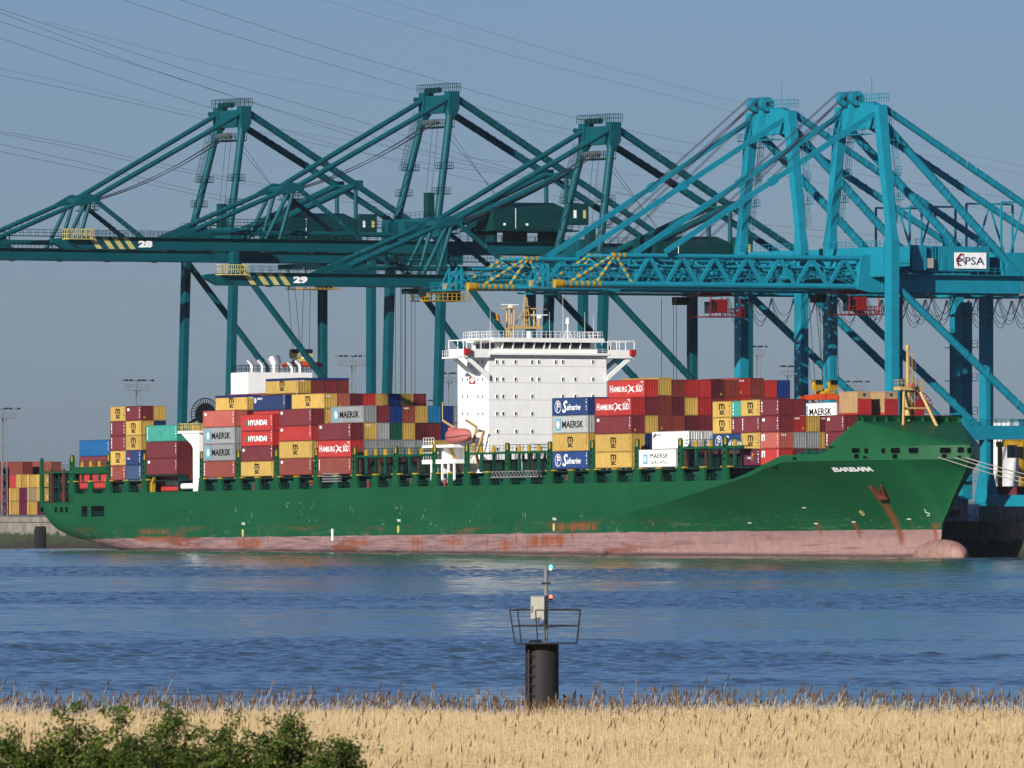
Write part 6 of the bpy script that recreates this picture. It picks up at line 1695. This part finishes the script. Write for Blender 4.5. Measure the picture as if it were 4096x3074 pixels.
    m = MB(); m.box(-hx+1, hx-1, -.9, -.2, 49.6, 49.8); m.rail([(-hx+1,-.9,49.8),(hx-1,-.9,49.8)],1.1,.05,1.4); m.build('railing', CB, R)
    m = MB(); m.box(-6.0, 6.0, 6.8, 20.6, 46.0, 50.1)
    cr = corr(13.7, 46, .1, 1); vs = []
    for a_, d_ in cr: vs += [(6.12-d_, 6.85+a_, 46.1), (6.12-d_, 6.85+a_, 50.0)]
    m.add(vs, [(2*i, 2*i+2, 2*i+3, 2*i+1) for i in range(len(cr)-1)])
    mh = m.build('machinery_house', CB, R)
    m = MB(); m.box(6.05, 7.0, 5.6, 8.2, 46.2, 50.2); m.build('stair_enclosure', CB, mh); m = MB(); m.box(6.1, 6.2, 11.6, 12.3, 46.2, 48.4); m.build('door', CB, mh); m = MB(); m.box(6.3,6.9,8.4,9.6,46.5,48.1); m.build('control_box', BOXM, mh)
    m = MB(); m.ladder((6.4,9.9,46),(6.4,9.9,50.2),.6,(0,1,0),.06,.5); m.rail([(6.0,6.8,50.1),(6.0,20.6,50.1)],1.1,.05,1.3); m.build('ladder', CB, mh)
    s = MB(); s.box(6.2, 6.3, 13.9, 19.9, 46.5, 49.1); sb = s.build('sign_board', TXW, mh)
    letter('PSA', 1, LNAVY, sb, (6.33, 17.7, 47.75), .005, rotz=PI/2, fit=(3.6, 1.25))
    for k, (cy, cz, ry_, rz_, rot, mt) in enumerate(((15.1, 48.25, .85, .42, .5, LRED), (15.0, 47.9, .55, 1.0, -.3, LRED), (15.05, 47.55, .9, .45, -.6, LNAVY))):
        g = MB(); pts = []
        for t in np.linspace(.3, 2*PI-.9, 18):
            a_, b_ = ry_*math.cos(t), rz_*math.sin(t); pts.append((6.33+.01*k, cy+a_*math.cos(rot)-b_*math.sin(rot), cz+a_*math.sin(rot)+b_*math.cos(rot)))
        g.path(pts, [.04+.09*math.sin(PI*i/17) for i in range(18)], 5); g.build('emblem', mt, sb)
    m = MB(); m.box(-6, 6, 24, 40, 45.5, 49.2); m.build('drive_house', CB, R)
    # trolley with red cab
    m = MB(); m.box(-3.4, 3.4, cabY-1.5, cabY+4, 42.3, 42.9); tr = m.build('trolley', REDP, R)
    m = MB(); m.box(1.2, 3.2, cabY+1.2, cabY+3.4, 39.6, 41.8); m.build('operator_cab', REDP, tr); m = MB(); m.box(1.1, 3.3, cabY+.2, cabY+1.19, 39.5, 41.4); m.build('cab_glazing', GLASS, tr)
    m = MB(); m.box(-3, 4, cabY-.5, cabY+6.2, 38.9, 39.05); m.rail([(4,cabY-.5,39.05),(4,cabY+6.2,39.05)],1.2,.06,.8); m.rail([(-3,cabY+6.2,39.05),(4,cabY+6.2,39.05)],1.2,.06,.8)
    for xx in (-2.5, 3.6):
        for yv in (cabY, cabY+5.5): m.tube((xx,yv,39),(xx,yv,42.2),.1,n=5)
    m.build('cab_platform', REDP, tr)
    m = MB(); m.box(-3.0,-1.2,cabY-3.6,cabY-1.6,40.9,42.2); m.build('trolley_winch', BLACK, tr)
    # festoon cables under the girder
    for k, y in enumerate(np.arange(cabY+8, 50, 4.2)):
        m = MB()
        for dx, sag in ((0, 4.6), (.3, 3.9), (.6, 2.8)):
            p0_, p1_ = Vector((-5.2+dx, y, 42.2)), Vector((-5.2+dx, y+4.2, 42.2))
            m.path([p0_.lerp(p1_, t)-Vector((0,0,4*sag*t*(1-t))) for t in np.linspace(0, 1, 11)], .05, 4)
        m.build('festoon_cable', ROPE if k % 2 else flat('festoon_grey', (.25, .2, .18)), R)
    # cable reel with red spokes
    m = MB(); yr, zr, xr = 5.6, 23.6, hx-1.5
    m.path([(xr, yr+2.9*math.cos(t), zr+2.9*math.sin(t)) for t in np.linspace(0, 2*PI, 33)], .08, 5)
    for k in range(22):
        t = 2*PI*k/22; m.bar((xr, yr+.8*math.cos(t), zr+.8*math.sin(t)), (xr, yr+2.9*math.cos(t), zr+2.9*math.sin(t)), .12, .16, up=(1,0,0))
    m.tube((xr-.2,yr,zr),(xr+.2,yr,zr),1.3,n=20); m.bar((xr-.5,yr,zr),(xr-.5,.5,zr-2),.4,.4); m.build('cable_reel', paint('reel_red', (.5,.03,.04), .5), R)
    return R
cab5 = YH5-RAIL
b4 = blue_crane(19.3, 'bright blue lattice boom quay crane standing next to crane 29', Y_of(2800, 19.3)-RAIL)
b5 = blue_crane(48.5, 'bright blue lattice boom quay crane whose large white company sign faces the river', Y_of(3375, 48.5)-RAIL-1)
hz = (MS @ Vector((48.7, YH5, HANG[2]+2.896))).z
spreader(MQ @ Matrix.Translation((48.7, YH5, hz+.95)), YEL, ORANGE, 'orange spreader with yellow headblock gripping a white container')
ropes(b5, [((x, YH5-RAIL+y, hz+3.6), (x*1.0, YH5-RAIL+y*1.4-1, 42.5)) for x in (-2, 2) for y in (-1.4, -.6, .8, 1.5)])
ropes(b4, [((x, Y_of(2700, 19.3)-RAIL+y, 20), (x, Y_of(2700, 19.3)-RAIL+y, 42)) for x in (-2, 2) for y in (-1.4, 1.4)])

# ================================================================= QUAY BEYOND THE BOW
# white warehouse
m = MB(); X0_ = X_of(3972, 120); m.box(X0_, X0_+30, 120, 150, QUAY_Z+.004, Z_of(1685, X0_, 120)); wh = m.build('warehouse', paint('warehouse_white', (.62, .62, .6), .6, .1), None, MQ); tag(wh, 'plain white warehouse block behind the blue crane portal', 'building')
m = MB(); m.box(X0_-.3, X0_+30.3, 119.7, 150.3, Z_of(1685, X0_, 120), Z_of(1680, X0_, 120)); m.build('roof', GREY, wh); m = MB(); m.box(X0_+18, X0_+24, 119.9, 120.05, QUAY_Z+.1, QUAY_Z+8); m.build('door', DARK, wh)
# yellow straddle carrier
Xs = X_of(3990, 96); sc = empty('straddle_carrier', MQ @ Matrix.Translation((Xs, 96, QUAY_Z))); tag(sc, 'yellow straddle carrier parked in front of the white warehouse', 'straddle carrier')
for x in (0, 8.5):
    for y in (0, 4.2):
        m = MB(); m.box(x, x+.6, y, y+.6, 1.0, 12.5); m.build('leg', YEL, sc)
for y in (0, 4.2):
    m = MB(); m.box(-.5, 9.6, y, y+.7, 12.5, 13.4); m.build('top_beam', YEL, sc); m = MB(); m.box(-.3, 9.4, y, y+.6, .9, 1.6); m.build('side_beam', YEL, sc)
    for x in (.3, 3, 6, 8.8):
        m = MB(); m.tube((x, y, .75), (x, y+.6, .75), .74, n=12); m.build('wheel', BLACK, sc)
m = MB(); m.box(1.0, 4.0, .3, 4.4, 13.4, 15.2); m.build('engine_deck', YEL, sc); m = MB(); m.box(4.6, 6.4, -.9, .6, 10.6, 12.8); m.build('cab', GLASS, sc)
m = MB(); m.rail([(0,0,13.4),(9,0,13.4),(9,4.8,13.4),(0,4.8,13.4)],1.1,.06,1); m.build('railing', YEL, sc)
# orange tug vehicle at the quay edge
Xo = X_of(4062, QUAY_Y+1.6); tv = empty('terminal_tractor', MQ @ Matrix.Translation((Xo, QUAY_Y+1.5, QUAY_Z))); tag(tv, 'orange terminal tractor at the quay edge beside the grey box', 'tractor')
m = MB(); m.box(0, 5.2, 0, 2.4, .8, 1.3); m.prism([(3.2, 1.3), (5.1, 1.3), (4.9, 3.1), (3.4, 3.1)], 1, .1, 1.5); m.build('body', ORANGE, tv); m = MB(); m.prism([(3.5, 2.0), (4.9, 2.0), (4.75, 2.9), (3.6, 2.9)], 1, .07, .1); m.build('window', GLASS, tv)
for x in (.8, 4.2):
    for y in (-.05, 2.05):
        m = MB(); m.tube((x, y, .55), (x, y+.4, .55), .55, n=12); m.build('wheel', BLACK, tv)

# ================================================================= RIVER BEACON IN THE REEDS
PD = 337.0
def pw(px): return (px-PX0)/FPX*PD
def pz(py): return H-(py-YH)/FPX*PD
cx = pw(2168); bc = empty('river_beacon', Matrix.Translation((cx, PD, 0)))
tag(bc, 'dark steel pile with railed platform, grey cabinet and light pole standing in the reeds', 'beacon')
R_ = 67/FPX*PD; zt = pz(2576)
m = MB(); m.tube((0,0,-3),(0,0,zt),R_,n=40); pl_ = m.build('pile', PILEM, bc)
m = MB(); m.prism([(pw(2060)-cx, -.95), (pw(2308)-cx, -.95), (pw(2308)-cx, .75), (pw(2060)-cx, .75)], 2, zt, zt+.03); m.build('platform', PILEM, bc)
yl = -R_*0.95
m = MB(); xl = pw(2116)-cx; m.path([(xl, yl, 1.5), (xl, yl, zt+.02), (xl+.05, yl+.05, zt+.1), (xl+.4, -.3, zt+.1)], .042, 8)
for k in range(8):
    z = zt-.35-k*.315; m.bar((xl-.19, yl, z), (xl+.12, yl, z), .03, .035); m.bar((xl+.12, yl, z), (xl+.2, yl, z-.05), .03, .05); m.bar((xl-.1, yl, z-.06), (xl+.17, yl, z-.06), .02, .02); m.bar((xl, yl, z), (xl, -R_*.8, z), .025, .03)
m.build('ladder', PILEM, bc)
rl = MB(); b0 = zt+.03; tz_ = pz(2440); mz = pz(2508)
B = [(pw(2060)-cx, -.9), (pw(2308)-cx, -.9), (pw(2308)-cx, .7), (pw(2085)-cx, .7)]; T = [(pw(2039)-cx, -1.05), (pw(2321)-cx, -1.05), (pw(2321)-cx, .85), (pw(2070)-cx, .85)]
def lp(i, f): return Vector((B[i][0]+(T[i][0]-B[i][0])*f, B[i][1]+(T[i][1]-B[i][1])*f, b0+(tz_-b0)*f))
for i in range(4): rl.tube(lp(i,0), lp(i,1), .022, n=6)
for fr_ in (.52, 1.0):
    rl.tube(lp(0,fr_), lp(0,fr_).lerp(lp(1,fr_), .30), .02, n=6) if fr_ == 1.0 else rl.tube(lp(0,fr_), lp(1,fr_), .02, n=6)
    for a_, b_ in ((1,2),(2,3),(3,0)): rl.tube(lp(a_,fr_), lp(b_,fr_), .02, n=6)
for f in (.365, .49):
    rl.tube(lp(0,0).lerp(lp(1,0),f), lp(0,1).lerp(lp(1,1),f-.0), .02, n=6)
rl.tube(lp(0,1).lerp(lp(1,1), .365), lp(1,1), .02, n=6)
rl.build('railing', PILEM, bc)
px_ = pw(2184)-cx
m = MB(); m.tube((px_, 0, zt), (px_, 0, pz(2380)), .065, n=12); m.tube((px_, 0, pz(2380)), (px_, 0, pz(2266)), .07, n=12); m.build('pole', GALV, bc)
m = MB(); m.bar((px_-.15, -.05, pz(2334)), (px_+.15, -.05, pz(2334)), .06, .06); m.bar((px_, -.05, pz(2408)), (px_+.3, -.05, pz(2408)), .03, .03); m.bar((px_, -.05, pz(2289)), (px_+.3, -.05, pz(2289)), .03, .03); m.bar((px_, -.05, pz(2510)), (px_+.3, -.05, pz(2510)), .03, .03); m.build('lamp_bracket', PILEM, bc)
cb = MB(); w1 = .345; d1 = .36; z1_, z0_ = pz(2386), pz(2477)
Mc = Matrix.Translation((pw(2158)-cx, -.3, 0)) @ Matrix.Rotation(math.radians(-22), 4, 'Z')
cb.box(-w1/2-.06, w1/2+.06, -d1/2, d1/2, z0_, z1_); cbo = cb.build('cabinet', BOXM, bc, Mc)
m = MB(); m.box(-w1/2-.08, w1/2+.08, -d1/2-.02, d1/2+.02, z1_, z1_+.02); m.build('lid', GALV, cbo); m = MB(); m.box(-.19, -.16, -d1/2-.015, -d1/2, z0_+.2, z0_+.42); m.build('handle', BLACK, cbo)
m = MB(); m.prism([(-.06, z0_+.36), (.02, z0_+.36), (-.02, z0_+.44)], 1, -d1/2-.008, -d1/2-.002); m.build('warning_sign', CREAM, cbo)
m = MB(); m.path([(0,0,z0_),(-.02,-.05,z0_-.12),(.05,0,z0_-.2),(.12,.1,z0_-.1)], .018, 5); m.build('cable', BLACK, cbo)
def lamp(px, py, c, nm):
    m = MB(); x = pw(px)-cx; z = pz(py); m.tube((x,-.05,z-.10),(x,-.05,z-.03),.05,.06,n=10); m.build('lamp_base', TXW if nm == 'green' else BLACK, bc)
    m = MB(); m.tube((x,-.05,z-.03),(x,-.05,z+.05),.055,.045,n=12); m.tube((x,-.05,z+.05),(x,-.05,z+.075),.045,.02,n=12); m.build('lamp_lens', flat('lens_'+nm, c, .2, 0, 2.2), bc)
lamp(2203, 2270, (.06, .9, .6), 'green'); lamp(2203, 2390, (.95, .12, .03), 'red')
print('containers', COUNT[0], 'objects', len(bpy.data.objects))

# ================================================================= HAZE
hm = bpy.data.materials.new('river_haze'); hm.use_nodes = True; ht = hm.node_tree
ht.nodes.remove(ht.nodes['Principled BSDF']); hv = ht.nodes.new('ShaderNodeVolumePrincipled')
hv.inputs['Color'].default_value = (0.82, 0.9, 1.0, 1); hv.inputs['Density'].default_value = 0.00001; hv.inputs['Anisotropy'].default_value = 0.0
ht.links.new(hv.outputs[0], ht.nodes['Material Output'].inputs['Volume'])
m = MB(); m.box(-6000, 6000, -400, 9000, -9, 150); o = m.build('haze', hm); tag(o, 'thin pale haze over the river and the terminal', 'haze', kind='stuff')
